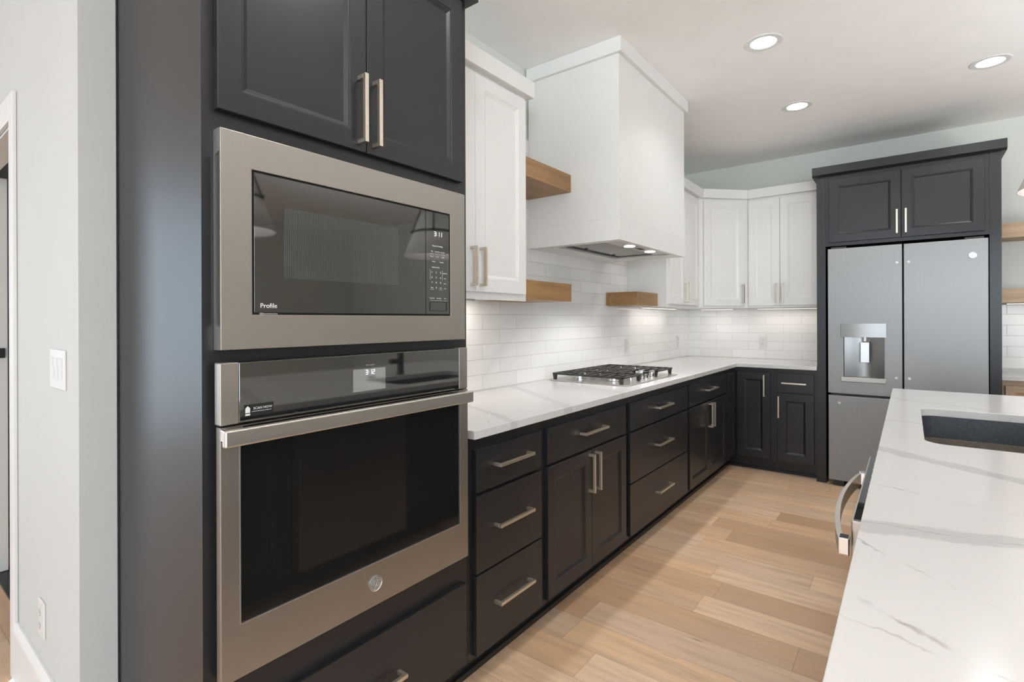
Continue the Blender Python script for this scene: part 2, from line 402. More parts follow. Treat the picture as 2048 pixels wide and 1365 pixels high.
def obj(name, bm, mat, parent=None, bevel=0.0, smooth=False, loc=None, rz=None):
    me = bpy.data.meshes.new(name)
    bmesh.ops.recalc_face_normals(bm, faces=bm.faces)
    bm.to_mesh(me); bm.free()
    me.materials.append(MAT[mat] if isinstance(mat, str) else mat)
    if smooth:
        for p in me.polygons: p.use_smooth = True
    o = bpy.data.objects.new(name, me); COL.objects.link(o)
    if parent is not None: o.parent = parent
    if loc is not None: o.location = loc
    if rz is not None: o.rotation_euler = (0, 0, rz)
    if bevel:
        b = o.modifiers.new('bevel', 'BEVEL'); b.width = bevel; b.segments = 2; b.limit_method = 'ANGLE'; b.angle_limit = math.radians(40)
        b.harden_normals = False
    return o
def tag(o, label, cat, group=None):
    o['label'] = label; o['category'] = cat
    if group: o['group'] = group
    return o
def thing(name, label, cat, loc=(0, 0, 0), rz=0.0, group=None):
    o = bpy.data.objects.new(name, None); o.empty_display_size = 0.05; COL.objects.link(o)
    o.location = loc; o.rotation_euler = (0, 0, rz)
    return tag(o, label, cat, group)
def struct(name, bm, mat, bevel=0.0, parent=None):
    o = obj(name, bm, mat, parent, bevel)
    if parent is None: o['kind'] = 'structure'
    return o
def B(*a): return box(newbm(), *a)
def dup_tree(root, loc=None, rz=None, label=None, group=None):
    r = root.copy(); COL.objects.link(r)
    if loc is not None: r.location = loc
    if rz is not None: r.rotation_euler = (0, 0, rz)
    if label: r['label'] = label
    if group: r['group'] = group
    for ch in list(root.children):
        c = ch.copy(); COL.objects.link(c); c.parent = r
        for g in list(ch.children):
            d = g.copy(); COL.objects.link(d); d.parent = c
    return r
def text_part(name, s, size, mat, parent, loc, align='LEFT', facing='-y', depth=0.0004):
    cu = bpy.data.curves.new(name, 'FONT'); cu.body = s; cu.size = size; cu.align_x = align; cu.extrude = depth
    cu.resolution_u = 3
    t = bpy.data.objects.new(name, cu)
    COL.objects.link(t)
    dg = bpy.context.evaluated_depsgraph_get()
    me = bpy.data.meshes.new_from_object(t.evaluated_get(dg))
    COL.objects.unlink(t); bpy.data.objects.remove(t); bpy.data.curves.remove(cu)
    me.materials.clear(); me.materials.append(MAT[mat])
    me.transform(Matrix.Rotation(PI / 2, 4, 'X'))
    o = bpy.data.objects.new(name, me); COL.objects.link(o); o.parent = parent; o.location = loc
    return o
def text_bm(items, depth=0.0004):
    """many small text pieces in one mesh: (string, size, x, z, align)"""
    bm = newbm()
    for s, size, x, z, al in items:
        cu = bpy.data.curves.new('t', 'FONT'); cu.body = s; cu.size = size; cu.align_x = al; cu.extrude = depth; cu.resolution_u = 2
        t = bpy.data.objects.new('t', cu); COL.objects.link(t)
        dg = bpy.context.evaluated_depsgraph_get()
        me = bpy.data.meshes.new_from_object(t.evaluated_get(dg))
        COL.objects.unlink(t); bpy.data.objects.remove(t); bpy.data.curves.remove(cu)
        me.transform(Matrix.Translation((x, 0, z)) @ Matrix.Rotation(PI / 2, 4, 'X'))
        bm.from_mesh(me); bpy.data.meshes.remove(me)
    return bm
SEG7 = {'0': 'abcdef', '1': 'bc', '2': 'abged', '3': 'abgcd', '4': 'fgbc', '5': 'afgcd', ':': ':'}
def digits_bm(s, h, y=0.0):
    bm = newbm(); w = h * 0.56; t = h * 0.11; x = 0
    for ch in s:
        if ch == ':':
            for zz in (0.28, 0.66): box(bm, x, y - 0.0004, h * zz, x + t, y, h * zz + t)
            x += t + h * 0.2; continue
        for k in SEG7[ch]:
            q = {'a': (0, h - t, w, h), 'd': (0, 0, w, t), 'g': (0, h / 2 - t / 2, w, h / 2 + t / 2), 'f': (0, h / 2, t, h), 'e': (0, 0, t, h / 2),
                 'b': (w - t, h / 2, w, h), 'c': (w - t, 0, w, h / 2)}[k]
            box(bm, x + q[0], y - 0.0004, q[1], x + q[2], y, q[3])
        x += w + h * 0.2
    return bm

# ================================================================ the setting
CEIL = 2.812
XL, XR, YF, YB = -4.6, 7.1, -5.1, 5.41
struct('floor', B(XL - 0.1, YF - 0.1, -0.06, XR + 0.1, YB + 0.1, 0.0), 'floor')
struct('ceiling', B(XL - 0.1, YF - 0.1, CEIL, XR + 0.1, YB + 0.1, CEIL + 0.08), 'ceil')
struct('wall_left', B(-0.13, 0.476, 0, -0.010, YB, CEIL), 'wall')
struct('wall_back', B(-0.13, YB, 0, XR + 0.1, YB + 0.12, CEIL), 'wall')
# hall wall with the door opening, its end returns to the side of the tall cabinet
DX0, DX1, DZ = -1.90, -0.766, 2.046
bm = newbm()
box(bm, DX1, 0.39, 0, 0.065, 0.474, CEIL); box(bm, XL, 0.39, 0, DX0, 0.474, CEIL); box(bm, DX0, 0.39, DZ, DX1, 0.474, CEIL)
struct('wall_hall', bm, 'wall_dimmed')
bm = newbm()   # far side of the room behind the hall door
box(bm, -3.1, 0.476, 0, -3.0, 2.4, CEIL); box(bm, -3.0, 2.3, 0, -0.14, 2.4, CEIL)
struct('wall_pantry', bm, 'wall_dimmed')

def wall_with_windows(name, mat, axis, pos, thick, a0, a1, wins, n0, face):
    """axis 'x': wall runs along x at y=pos"""
    bm = newbm()
    def seg(u0, u1, z0, z1):
        if axis == 'x': box(bm, u0, min(pos, pos + thick), z0, u1, max(pos, pos + thick), z1)
        else: box(bm, min(pos, pos + thick), u0, z0, max(pos, pos + thick), u1, z1)
    u = a0
    for (w0, w1, z0, z1) in wins:
        seg(u, w0, 0, CEIL); seg(w0, w1, 0, z0); seg(w0, w1, z1, CEIL); u = w1
    seg(u, a1, 0, CEIL)
    struct(name, bm, mat)
    for i, (w0, w1, z0, z1) in enumerate(wins):
        fb = newbm()
        def fr(u0, u1, zz0, zz1, d=0.0):
            p0, p1 = pos + thick * 0.35, pos + thick * 0.75
            p0, p1 = min(p0, p1), max(p0, p1)
            if axis == 'x': box(fb, u0, p0, zz0, u1, p1, zz1)
            else: box(fb, p0, u0, zz0, p1, u1, zz1)
        t = 0.05; mid = (w0 + w1) / 2
        fr(w0, w0 + t, z0, z1); fr(w1 - t, w1, z0, z1); fr(w0 + t, w1 - t, z0, z0 + t); fr(w0 + t, w1 - t, z1 - t, z1); fr(mid - t / 2, mid + t / 2, z0 + t, z1 - t)
        f = struct('window_%d' % (n0 + i), fb, 'trimwhite')
        pb = newbm(); p = pos + thick * 0.55
        if axis == 'x': box(pb, w0 + t, p - 0.003, z0 + t, w1 - t, p + 0.003, z1 - t)
        else: box(pb, p - 0.003, w0 + t, z0 + t, p + 0.003, w1 - t, z1 - t)
        struct('pane', pb, 'pane', parent=f)
wall_with_windows('wall_front', 'wall', 'x', YF, -0.12, XL - 0.12, XR + 0.12, [(-4.3, -1.2, 0.12, 2.70), (-0.5, 2.9, 0.12, 2.70), (3.3, 6.7, 0.12, 2.70)], 1, 1)
wall_with_windows('wall_right', 'wall', 'y', XR, 0.12, YF, YB + 0.12, [(-4.0, -0.4, 0.12, 2.70)], 4, -1)
wall_with_windows('wall_entry', 'wall_dimmed', 'y', XL, -0.12, YF, 2.4, [(-4.85, 0.15, 0.05, 2.75)], 5, 1)

# hall door trim, baseboard and the door standing open behind the opening
bm = newbm()
box(bm, DX1 - 0.012, 0.376, 0, DX1 + 0.050, 0.3895, DZ + 0.083)
box(bm, DX0 - 0.050, 0.376, 0, DX0 + 0.012, 0.3895, DZ + 0.083)
box(bm, DX0 + 0.0125, 0.376, DZ - 0.012, DX1 - 0.0125, 0.3895, DZ + 0.083)
struct('trim_1', bm, 'trimwhite', 0.003)
bm = newbm()
for a, b in ((DX1 + 0.0505, 0.064), (XL + 0.01, DX0 - 0.0505)):
    prism_axis(bm, [(0.3895, 0), (0.3895, 0.215), (0.383, 0.215), (0.376, 0.195), (0.374, 0.185), (0.374, 0)], a, b, 0)
    prism_axis(bm, [(0.374, 0), (0.374, 0.02), (0.362, 0.012), (0.362, 0)], a, b, 0)
struct('baseboard_hall', bm, 'trimwhite')
bm = newbm()   # jamb lining
box(bm, DX1 - 0.018, 0.3905, 0, DX1 - 0.0005, 0.4735, DZ - 0.001); box(bm, DX0 + 0.0005, 0.3905, 0, DX0 + 0.018, 0.4735, DZ - 0.001)
box(bm, DX0 + 0.0185, 0.3905, DZ - 0.018, DX1 - 0.0185, 0.4735, DZ - 0.0005)
struct('trim_2', bm, 'trimwhite', 0.002)
# the leaf is swung right back against the far face of the wall; its hinge edge shows
d = struct('door_1', B(DX0 - 0.78, 0.486, 0.012, DX0 + 0.038, 0.528, 2.035), 'trimwhite', 0.002)
struct('hinge', B(DX0 + 0.0385, 0.489, 1.110, DX0 + 0.050, 0.516, 1.160), 'black', 0.002, parent=d)
struct('trim_3', B(DX0 - 0.02, 0.476, 0.0002, DX1, 0.56, 0.010), 'black')

# tiled splashbacks
bm = newbm()
prism_axis(bm, [(1.324, 0.9145), (5.3995, 0.9145), (5.3995, 1.399), (3.949, 1.399), (3.949, 2.39), (2.075, 2.39), (2.075, 1.399), (1.324, 1.399)], -0.0098, 0.0, 0)
t = tag(obj('tile_backsplash', bm, 'tile_left'), 'glossy white subway tile splashback on the long wall behind the gas cooktop', 'backsplash', 'tiled splashbacks')
t = tag(obj('tile_backsplash', B(0.0002, 5.4, 0.9145, 1.248, 5.4098, 1.399), 'tile_far'), 'white subway tile splashback under the wall cabinets beside the refrigerator', 'backsplash', 'tiled splashbacks')
t = tag(obj('tile_backsplash', B(2.34, 5.4, 0.9145, 4.2, 5.4098, 1.399), 'tile_far'), 'white subway tile splashback right of the refrigerator under the pale oak shelf', 'backsplash', 'tiled splashbacks')

# ================================================================ cabinet parts (local: x along the front, y into the wall, z up; door fronts at y = 0)
def panel_door(x0, z0, x1, z1, st=0.060, bv=0.016, dep=0.009, T=0.019):
    bm = newbm()
    def ring(a, y): return [bm.verts.new((x0 + a, y, z0 + a)), bm.verts.new((x1 - a, y, z0 + a)), bm.verts.new((x1 - a, y, z1 - a)), bm.verts.new((x0 + a, y, z1 - a))]
    rs = [ring(0, T), ring(0, 0.0015), ring(0.0015, 0), ring(st, 0), ring(st + 0.002, 0.0025), ring(st + 0.005, 0.003), ring(st + bv, dep), ring(st + bv + 0.001, dep)]
    for A, Bq in zip(rs, rs[1:]):
        for i in range(4): bm.faces.new((A[i], A[(i + 1) % 4], Bq[(i + 1) % 4], Bq[i]))
    bm.faces.new(rs[-1]); bm.faces.new(rs[0][::-1])
    return bm
def slab(x0, z0, x1, z1, T=0.019):
    return B(x0, 0, z0, x1, T, z1)
def pull_bm(length, vertical, s=0.0115, d=0.036):
    bm = newbm(); h = length / 2
    if vertical:
        box(bm, -s / 2, -d, -h, s / 2, -d + s, h)
        for q in (-h, h - s): box(bm, -s / 2, -d + s, q, s / 2, 0, q + s)
    else:
        box(bm, -h, -d, -s / 2, h, -d + s, s / 2)
        for q in (-h, h - s): box(bm, q, -d + s, -s / 2, q + s, 0, s / 2)
    return bm
_pulls = {}
def pull(parent, x, z, length=0.178, vertical=True, y=0.0):
    k = (length, vertical)
    if k not in _pulls:
        o = obj('handle', pull_bm(length, vertical), 'nickel', parent, 0.0008); _pulls[k] = o
    else:
        o = _pulls[k].copy(); COL.objects.link(o); o.parent = parent
    o.location = (x, y - 0.0002, z)
    return o
def door(parent, x0, z0, x1, z1, mat='dark', **kw):
    return obj('door', panel_door(x0, z0, x1, z1, **kw), mat, parent)
def drawer(parent, x0, z0, x1, z1, mat='dark'):
    return obj('drawer', slab(x0, z0, x1, z1), mat, parent, 0.0012)
def carcass(parent, x0, x1, z0, z1, depth, mat='dark', toe=True):
    bm = B(x0, 0.0195, z0, x1, depth, z1)
    o = obj('carcass', bm, mat, parent)
    if toe:
        tb = newbm(); box(tb, x0, 0.085, 0.0005, x1, depth, z0 - 0.0002); box(tb, x0, 0.073, 0.0005, x1, 0.0848, 0.022)
        obj('toe_kick', tb, 'dark', parent)
    return o
RL = PI / 2      # units on the long wall face +x
XF = 0.636
DEP = 0.634

# ---------------------------------------------------------------- tall oven cabinet
Y0 = 0.478
tc = thing('tall_oven_cabinet', 'tall charcoal cabinet that houses the microwave and wall oven', 'cabinet', (XF, Y0, 0), RL)
W = 1.3215 - Y0
bm = newbm()
# hollow shell: sides, back, shelves and face frame around the two appliances
box(bm, 0, 0.0195, 0.0005, 0.019, 0.5705, 2.39); box(bm, W - 0.019, 0.0195, 0.105, W, DEP, 2.39); box(bm, 0.019, DEP - 0.012, 0.105, W - 0.019, DEP, 2.39)
for z in (0.105, 0.44, 1.207, 1.735, 2.37): box(bm, 0.019, 0.0395, z, W - 0.019, DEP - 0.012, z + 0.018)
fw = 0.042
box(bm, 0.019, 0.0195, 0.105, fw, 0.0395, 2.39); box(bm, W - fw, 0.0195, 0.105, W - 0.019, 0.0395, 2.39)
for z0, z1 in ((0.105, 0.172), (0.395, 0.512), (1.198, 1.24), (1.70, 1.79), (2.34, 2.39)): box(bm, fw, 0.0195, z0, W - fw, 0.0395, z1)
obj('carcass', bm, 'dark', tc)
tb = newbm(); box(tb, 0.0195, 0.085, 0.0005, W, 0.10, 0.1045); box(tb, 0.0195, 0.073, 0.0005, W, 0.0848, 0.022)
obj('toe_kick', tb, 'dark', tc)
xs = lambda y: y - Y0
d1 = door(tc, xs(0.504), 1.762, xs(0.8955), 2.375, st=0.052); d2 = door(tc, xs(0.8985), 1.762, xs(1.287), 2.375, st=0.052)
pull(d1, xs(0.871), 1.873, 0.186); pull(d2, xs(0.9185), 1.873, 0.186)
dr = drawer(tc, xs(0.504), 0.165, xs(1.297), 0.40)
pull(dr, xs(0.90), 0.258, 0.215, False)
bm = newbm(); box(bm, -0.001, -0.024, 2.3905, W + 0.022, 0.0, 2.47); box(bm, W + 0.0, 0.0, 2.3905, W + 0.022, DEP - 0.3, 2.47); box(bm, 0.0, 0.0, 2.3905, W, 0.019, 2.47)
obj('crown_trim', bm, 'dark', tc, 0.001)

# ---------------------------------------------------------------- microwave (local x from y = 0.50)
mw = thing('built_in_microwave', 'built-in microwave with steel trim frame and black glass door', 'microwave', (0.652, 0.502, 1.231), RL)
mW, mH = 0.776, 0.485
gx0, gx1, gz0, gz1 = 0.068, 0.707, 0.078, 0.408
bm = newbm()
# frame ring
def frame_ring(bm, x0, z0, x1, z1, hx0, hz0, hx1, hz1, y0, y1):
    O = [(x0, z0), (x1, z0), (x1, z1), (x0, z1)]; I = [(hx0, hz0), (hx1, hz0), (hx1, hz1), (hx0, hz1)]
    of, ob, nf, nb = ([bm.verts.new((p[0], y, p[1])) for p in P] for P, y in ((O, y0), (O, y1), (I, y0), (I, y1)))
    for k in range(4):
        j = (k + 1) % 4
        for q4 in ((of[k], of[j], nf[j], nf[k]), (ob[k], ob[j], nb[j], nb[k]), (of[k], of[j], ob[j], ob[k]), (nf[k], nf[j], nb[j], nb[k])): bm.faces.new(q4)
frame_ring(bm, 0, 0, mW, mH, gx0, gz0, gx1, gz1, 0, 0.006)
obj('trim_frame', bm, 'slate', mw, 0.001)
bm = prism_axis(newbm(), [(0.0062, 0), (0.0345, 0), (0.0345, mH), (0.0062, mH), (0.0062, mH - 0.05), (0.024, mH - 0.055), (0.024, 0.055), (0.0062, 0.05)], 0.0, 0.012, 0)
obj('mounting_flange', bm, 'edge', mw)
obj('mounting_flange', B(mW - 0.018, 0.0062, 0.0, mW - 0.010, 0.0345, mH), 'edge', mw)
bm = newbm(); box(bm, gx0 - 0.012, 0.0068, gz0 - 0.012, gx1 + 0.012, 0.0345, gz1 + 0.012)
box(bm, xs(0.55), 0.036, 0.03, xs(1.25), 0.40, 0.46)
obj('housing', bm, 'dark_in', mw)
cpx = 0.600
gl = obj('door', B(gx0 + 0.005, 0.001, gz0 + 0.005, cpx - 0.001, 0.0066, gz1 - 0.005), 'glass', mw, 0.0005)
obj('window', B(0.145, 0.0004, 0.166, 0.490, 0.0009, 0.334), 'ribbed', gl)
text_part('lettering', 'Profile', 0.0155, 'print', gl, (0.086, 0.0006, 0.094))
cp = obj('control_panel', B(cpx + 0.001, 0.001, gz0 + 0.005, gx1 - 0.005, 0.0066, gz1 - 0.005), 'glass', mw, 0.0005)
o = obj('clock_digits', digits_bm('3:11', 0.014), 'digit', cp); o.location = (cpx + 0.036, 0.0009, 0.329)
items = [('Popcorn Cooking', 0.0062, cpx + 0.05, 0.296, 'CENTER')]
for i, s in enumerate(('Time', 'Auto Defrost', 'Beverage')): items.append((s, 0.0042, cpx + 0.026 + i * 0.024, 0.279, 'CENTER'))
for i, s in enumerate(('Reheat', 'Potato', 'Snacks')): items.append((s, 0.0042, cpx + 0.026 + i * 0.024, 0.263, 'CENTER'))
for i, s in enumerate(('Defrost', 'Vegetable')): items.append((s, 0.0045, cpx + 0.034 + i * 0.034, 0.247, 'CENTER'))
items.append(('Express Cook', 0.0055, cpx + 0.042, 0.229, 'CENTER'))
nums = []
for i in range(9): nums.append((str(i + 1), 0.0078, cpx + 0.026 + (i % 3) * 0.0185, 0.212 - (i // 3) * 0.016, 'CENTER'))
nums.append(('0', 0.0078, cpx + 0.0445, 0.164, 'CENTER'))
for i, s in enumerate(('Add 30 Sec', 'Timer', 'Power', 'Level')): items.append((s, 0.0042, cpx + 0.083, 0.212 - i * 0.016, 'CENTER'))
for x, s in ((0.026, 'Delay'), (0.0635, 'Clock')): items.append((s, 0.0042, cpx + x, 0.165, 'CENTER'))
for x, s in ((0.026, 'Cancel Off'), (0.056, 'Start Pause'), (0.083, 'Vent')): items.append((s, 0.0045, cpx + x, 0.132, 'CENTER'))
bm = text_bm(items)
for x0, x1, z in ((0.018, 0.035, 0.1605), (0.055, 0.072, 0.1605), (0.018, 0.068, 0.126), (0.076, 0.092, 0.126), (0.018, 0.033, 0.272), (0.041, 0.058, 0.272), (0.065, 0.083, 0.272)): box(bm, cpx + x0, -0.0004, z, cpx + x1, 0, z + 0.0006)
o = obj('button_printing', bm, 'print', cp); o.location = (0, 0.0008, 0)
o = obj('keypad_numbers', text_bm(nums), 'print', cp); o.location = (0, 0.0008, 0)
for x in (0.0185, 0.0705): obj('keypad_bracket', B(cpx + x, 0.0004, 0.192, cpx + x + 0.0006, 0.0008, 0.222), 'print', cp)
bm = newbm(); frame_ring(bm, cpx + 0.016, 0.093, cpx + 0.090, 0.122, cpx + 0.0175, 0.0945, cpx + 0.0885, 0.1205, -0.0006, 0.0009)
obj('release_button', bm, 'dark_in', cp)
bm = newbm(); box(bm, gx0 + 0.022, 0.002, gz0 + 0.0012, gx0 + 0.06, 0.006, gz0 + 0.0035); box(bm, gx0 + 0.018, 0.0015, gz0 + 0.0005, gx0 + 0.026, 0.006, gz0 + 0.0045)
obj('hinge_pin', bm, 'edge', mw)

# ---------------------------------------------------------------- wall oven (local x from y = 0.494)
ov = thing('wall_oven', 'built-in wall oven with a wide steel handle and dark glass window', 'oven', (0.66, 0.494, 0.503), RL)
oW = 0.786
xo = lambda y: y - 0.494
zo = lambda z: z - 0.503
bm = newbm(); box(bm, xo(0.54), 0.043, zo(0.52), xo(1.26), 0.56, zo(1.19)); box(bm, 0.012, 0.022, zo(0.505), oW - 0.012, 0.0418, zo(1.203))
obj('housing', bm, 'dark_in', ov)
pn = obj('control_panel', B(xo(0.5345), -0.004, zo(1.0695), xo(1.2345), 0.0215, zo(1.2030)), 'glass', ov, 0.0015)
for a, b in ((0.494, 0.5340), (1.2350, 1.2735)):
    obj('end_cap', B(xo(a), -0.0055, zo(1.0690), xo(b), 0.0215, zo(1.2040)), 'slate', ov, 0.002)
ds = obj('display', B(xo(0.828), -0.0046, zo(1.104), xo(0.935), -0.0041, zo(1.164)), 'screen', pn)
o = obj('clock_digits', digits_bm('3:12', 0.0125), 'digit', pn); o.location = (xo(0.868), -0.0048, zo(1.148))
o = obj('status_printing', text_bm([('WIFI CONNECT', 0.0042, 0, 0, 'CENTER')]), 'greyprint', pn); o.location = (xo(0.884), -0.0043, zo(1.172))
# sticker: black strip, house sign and two lines of words (the square code at its end is left blank)
st = obj('sticker', B(xo(0.545), -0.0044, zo(1.081), xo(0.612), -0.0041, zo(1.108)), 'black', pn)
bm = text_bm([('SCAN NOW', 0.0078, xo(0.587), zo(1.0955), 'CENTER'), ('TO LEARN MORE AND GET CONNECTED', 0.0024, xo(0.584), zo(1.0905), 'CENTER')])
h0, hz = xo(0.5475), zo(1.0835)
prism_axis(bm, [(h0, hz + 0.006), (h0 + 0.0105, hz + 0.006), (h0 + 0.0105, hz + 0.016), (h0 + 0.0053, hz + 0.021), (h0, hz + 0.016)], -0.0004, 0, 1)
box(bm, h0, -0.0004, hz, h0 + 0.0105, 0, hz + 0.004)
o = obj('sticker_printing', bm, 'print', pn); o.location = (0, -0.0046, 0)
od = newbm()
wx0, wx1, wz0, wz1 = xo(0.538), xo(1.242), zo(0.624), zo(1.030)
frame_ring(od, xo(0.497), zo(0.505), xo(1.281), zo(1.0640), wx0, wz0, wx1, wz1, 0, 0.0215)
dd = obj('door', od, 'slate', ov, 0.0015)
obj('door_glass', B(wx0 + 0.0005, 0.0025, wz0 + 0.0005, wx1 - 0.0005, 0.014, wz1 - 0.0005), 'ovenglass', dd)
bm = newbm(); frame_ring(bm, wx0 - 0.0015, wz0 - 0.0015, wx1 + 0.0015, wz1 + 0.0015, wx0 + 0.001, wz0 + 0.001, wx1 - 0.001, wz1 - 0.001, -0.0008, 0.0018)
obj('window_bezel', bm, 'edge', dd)
obj('glass_band', B(xo(0.545), -0.0009, zo(1.031), xo(1.235), -0.0002, zo(1.062)), 'ovenglass', dd)
# handle: flat bar with rounded ends on two posts
bm = newbm(); box(bm, xo(0.484), -0.052, zo(1.029), xo(1.254), -0.036, zo(1.066))
hb = obj('handle', bm, 'steel', dd, 0.004)
for y in (0.496, 1.226): obj('handle_post', B(xo(y), -0.0355, zo(1.034), xo(y + 0.018), -0.0003, zo(1.061)), 'chrome', hb, 0.003)
# round emblem with a script monogram between swirls
ec = (xo(0.902), zo(0.567))
bm = lathe(newbm(), [(0.0, 0.0), (0.0215, 0.0), (0.0215, -0.003), (0.0195, -0.0036), (0.0185, -0.0022), (0.0, -0.0022)], 40, (ec[0], -0.0003, ec[1]), 'y', False)
em = obj('emblem', bm, 'edge', dd, smooth=False)
def monogram_bm(cx, y, cz, r):
    bm = newbm()
    def curve(pts): tube(bm, [(cx + p[0] * r, y, cz + p[1] * r) for p in pts], 0.045 * r, 6)
    for k in range(4):   # four swirls round the rim
        pts = []
        for i in range(13):
            t = math.radians(k * 90 + 20 + i * 5.2); rr = 0.80 + 0.06 * math.sin(i / 12 * PI)
            pts.append((rr * math.cos(t), rr * math.sin(t)))
        e = pts[-1]; pts += [(e[0] * 0.88 - 0.02, e[1] * 0.88 + 0.02), (e[0] * 0.82, e[1] * 0.86)]
        curve(pts)
    curve([(-0.05, 0.42), (-0.22, 0.5), (-0.42, 0.3), (-0.48, 0.0), (-0.36, -0.3), (-0.12, -0.34), (0.02, -0.12), (-0.06, 0.05), (-0.26, 0.0), (-0.1, -0.1), (0.06, -0.02), (0.0, -0.5), (-0.2, -0.55)])
    curve([(0.46, 0.36), (0.3, 0.5), (0.14, 0.36), (0.2, 0.12), (0.34, 0.06), (0.16, 0.02), (0.06, -0.22), (0.2, -0.44), (0.42, -0.38), (0.5, -0.18)])
    return bm
obj('monogram', monogram_bm(ec[0], -0.0030, ec[1], 0.019), 'greyprint', em)

# ================================================================ base cabinets on the long wall
ZB, Z1, Z2, ZT = 0.118, 0.403, 0.687, 0.840
def base(label, ya, yb, kind, d0, d1, split=None, hz=None):
    t = thing('base_cabinet', label, 'cabinet', (XF, ya, 0), RL, 'charcoal base cabinets')
    q = lambda y: y - ya
    carcass(t, 0.0006, yb - ya - 0.0006, 0.105, 0.8835, DEP)
    xm = q((d0 + d1) / 2)
    if kind == 'drawers':
        for z0, z1, zz in ((ZB, Z1 - 0.005, 0.272), (Z1 + 0.002, Z2 - 0.010, 0.552), (Z2 + 0.003, ZT, 0.772)):
            r = drawer(t, q(d0), z0, q(d1), z1); pull(r, xm, zz, hz or 0.215, False)
    else:
        r = drawer(t, q(d0), Z2 + 0.003, q(d1), ZT); pull(r, xm, 0.772, 0.225, False)
        s = split or (d0 + d1) / 2
        a = door(t, q(d0), ZB, q(s - 0.0015), Z2 - 0.010); b = door(t, q(s + 0.0015), ZB, q(d1), Z2 - 0.010)
        pull(a, q(s - 0.030), 0.575, 0.18); pull(b, q(s + 0.030), 0.575, 0.18)
    return t
base('narrow charcoal base cabinet with three stacked drawers beside the wall oven', 1.3225, 1.778, 'drawers', 1.349, 1.754)
base('charcoal base cabinet with one drawer over two paneled doors, left of the cooktop', 1.778, 2.577, 'doors', 1.801, 2.553)
base('wide charcoal base cabinet with three drawers directly under the gas cooktop', 2.577, 3.534, 'drawers', 2.602, 3.512, hz=0.225)
base('charcoal base cabinet with one drawer over two doors, between cooktop and corner', 3.534, 4.474, 'doors', 3.557, 4.457)
# corner cabinet, doors meeting in the inside corner
YFD = 4.756
cc = thing('corner_base_cabinet', 'charcoal corner base cabinet with two paneled doors meeting in the inside corner', 'cabinet', (0, 4.4745, 0))
bm = prism(newbm(), [(0.003, 0), (0.6165, 0), (0.6165, 4.7755 - 4.4745), (0.9315, 4.7755 - 4.4745), (0.9315, 5.395 - 4.4745), (0.003, 5.395 - 4.4745)], 0.105, 0.8835)
obj('carcass', bm, 'dark', cc)
bm = prism(newbm(), [(0.003, 0), (0.551, 0), (0.551, 4.841 - 4.4745), (0.9315, 4.841 - 4.4745), (0.9315, 5.395 - 4.4745), (0.003, 5.395 - 4.4745)], 0.0005, 0.1048)
obj('toe_kick', bm, 'dark', cc)
bm = newbm(); box(bm, 0.5515, 0, 0.0005, 0.563, 0.3545, 0.022); box(bm, 0.5515, 0.3546, 0.0005, 0.9315, 0.3663, 0.022)
obj('shoe_molding', bm, 'dark', cc)
d = obj('door', panel_door(0.0, ZB, 0.246, 0.843), 'dark', cc, loc=(XF, 4.491 - 4.4745, 0), rz=RL)
d = obj('door', panel_door(0.645, ZB, 0.907, 0.845), 'dark', cc, loc=(0, YFD - 4.4745, 0))
pull(d, 0.864, 0.735, 0.182)
# single door unit beside the refrigerator panel
fb = thing('base_cabinet', 'small charcoal base cabinet with one drawer over one door beside the refrigerator', 'cabinet', (0.932, YFD, 0), group='charcoal base cabinets')
carcass(fb, 0.0006, 1.2485 - 0.932, 0.105, 0.8835, 0.638)
r = drawer(fb, 0.026, 0.692, 0.295, 0.846); pull(r, 0.154, 0.768, 0.18, False)
d = door(fb, 0.027, ZB, 0.295, 0.680); pull(d, 0.042, 0.566, 0.178)

# ---------------------------------------------------------------- L-shaped countertop
pts = [(0.0006, 1.3225), (0.654, 1.3225), (0.654, 4.700)]
for i in range(1, 6):
    a = PI + (-PI / 2) * i / 6
    pts.append((0.690 + 0.036 * math.cos(a), 4.700 + 0.036 * math.sin(a)))
pts += [(0.690, 4.736), (1.249, 4.736), (1.249, 5.3995), (0.0006, 5.3995)]
tag(obj('countertop', prism(newbm(), pts, 0.884, 0.914), 'quartz2', None, 0.002), 'L-shaped white quartz countertop on the charcoal base cabinets', 'countertop')

# ---------------------------------------------------------------- gas cooktop
ck = thing('gas_cooktop', 'stainless five burner gas cooktop with black iron grates', 'cooktop', (0.305, 3.108, 0.9143))
bm = prism(newbm(), rrect(-0.265, -0.392, 0.270, 0.392, 0.012), 0.0, 0.007)
obj('tray', bm, 'steel', ck, 0.002)
burn = [(-0.13, -0.255, 0.036), (0.12, -0.262, 0.045), (-0.075, 0.0, 0.055), (-0.13, 0.255, 0.045), (0.12, 0.262, 0.036)]
for x, y, r in burn:
    b = obj('burner', lathe(newbm(), [(r * 1.25, 0), (r * 1.25, 0.004), (r * 0.95, 0.006), (r * 0.95, 0.016), (r, 0.017), (r, 0.021)], 28, (x, y, 0.0072)), 'chrome', ck, smooth=False)
    obj('burner_cap', lathe(newbm(), [(r * 0.98, 0), (r * 0.98, 0.005), (r * 0.9, 0.007), (0.0, 0.007)], 28, (x, y, 0.0284), close=False), 'iron', b)
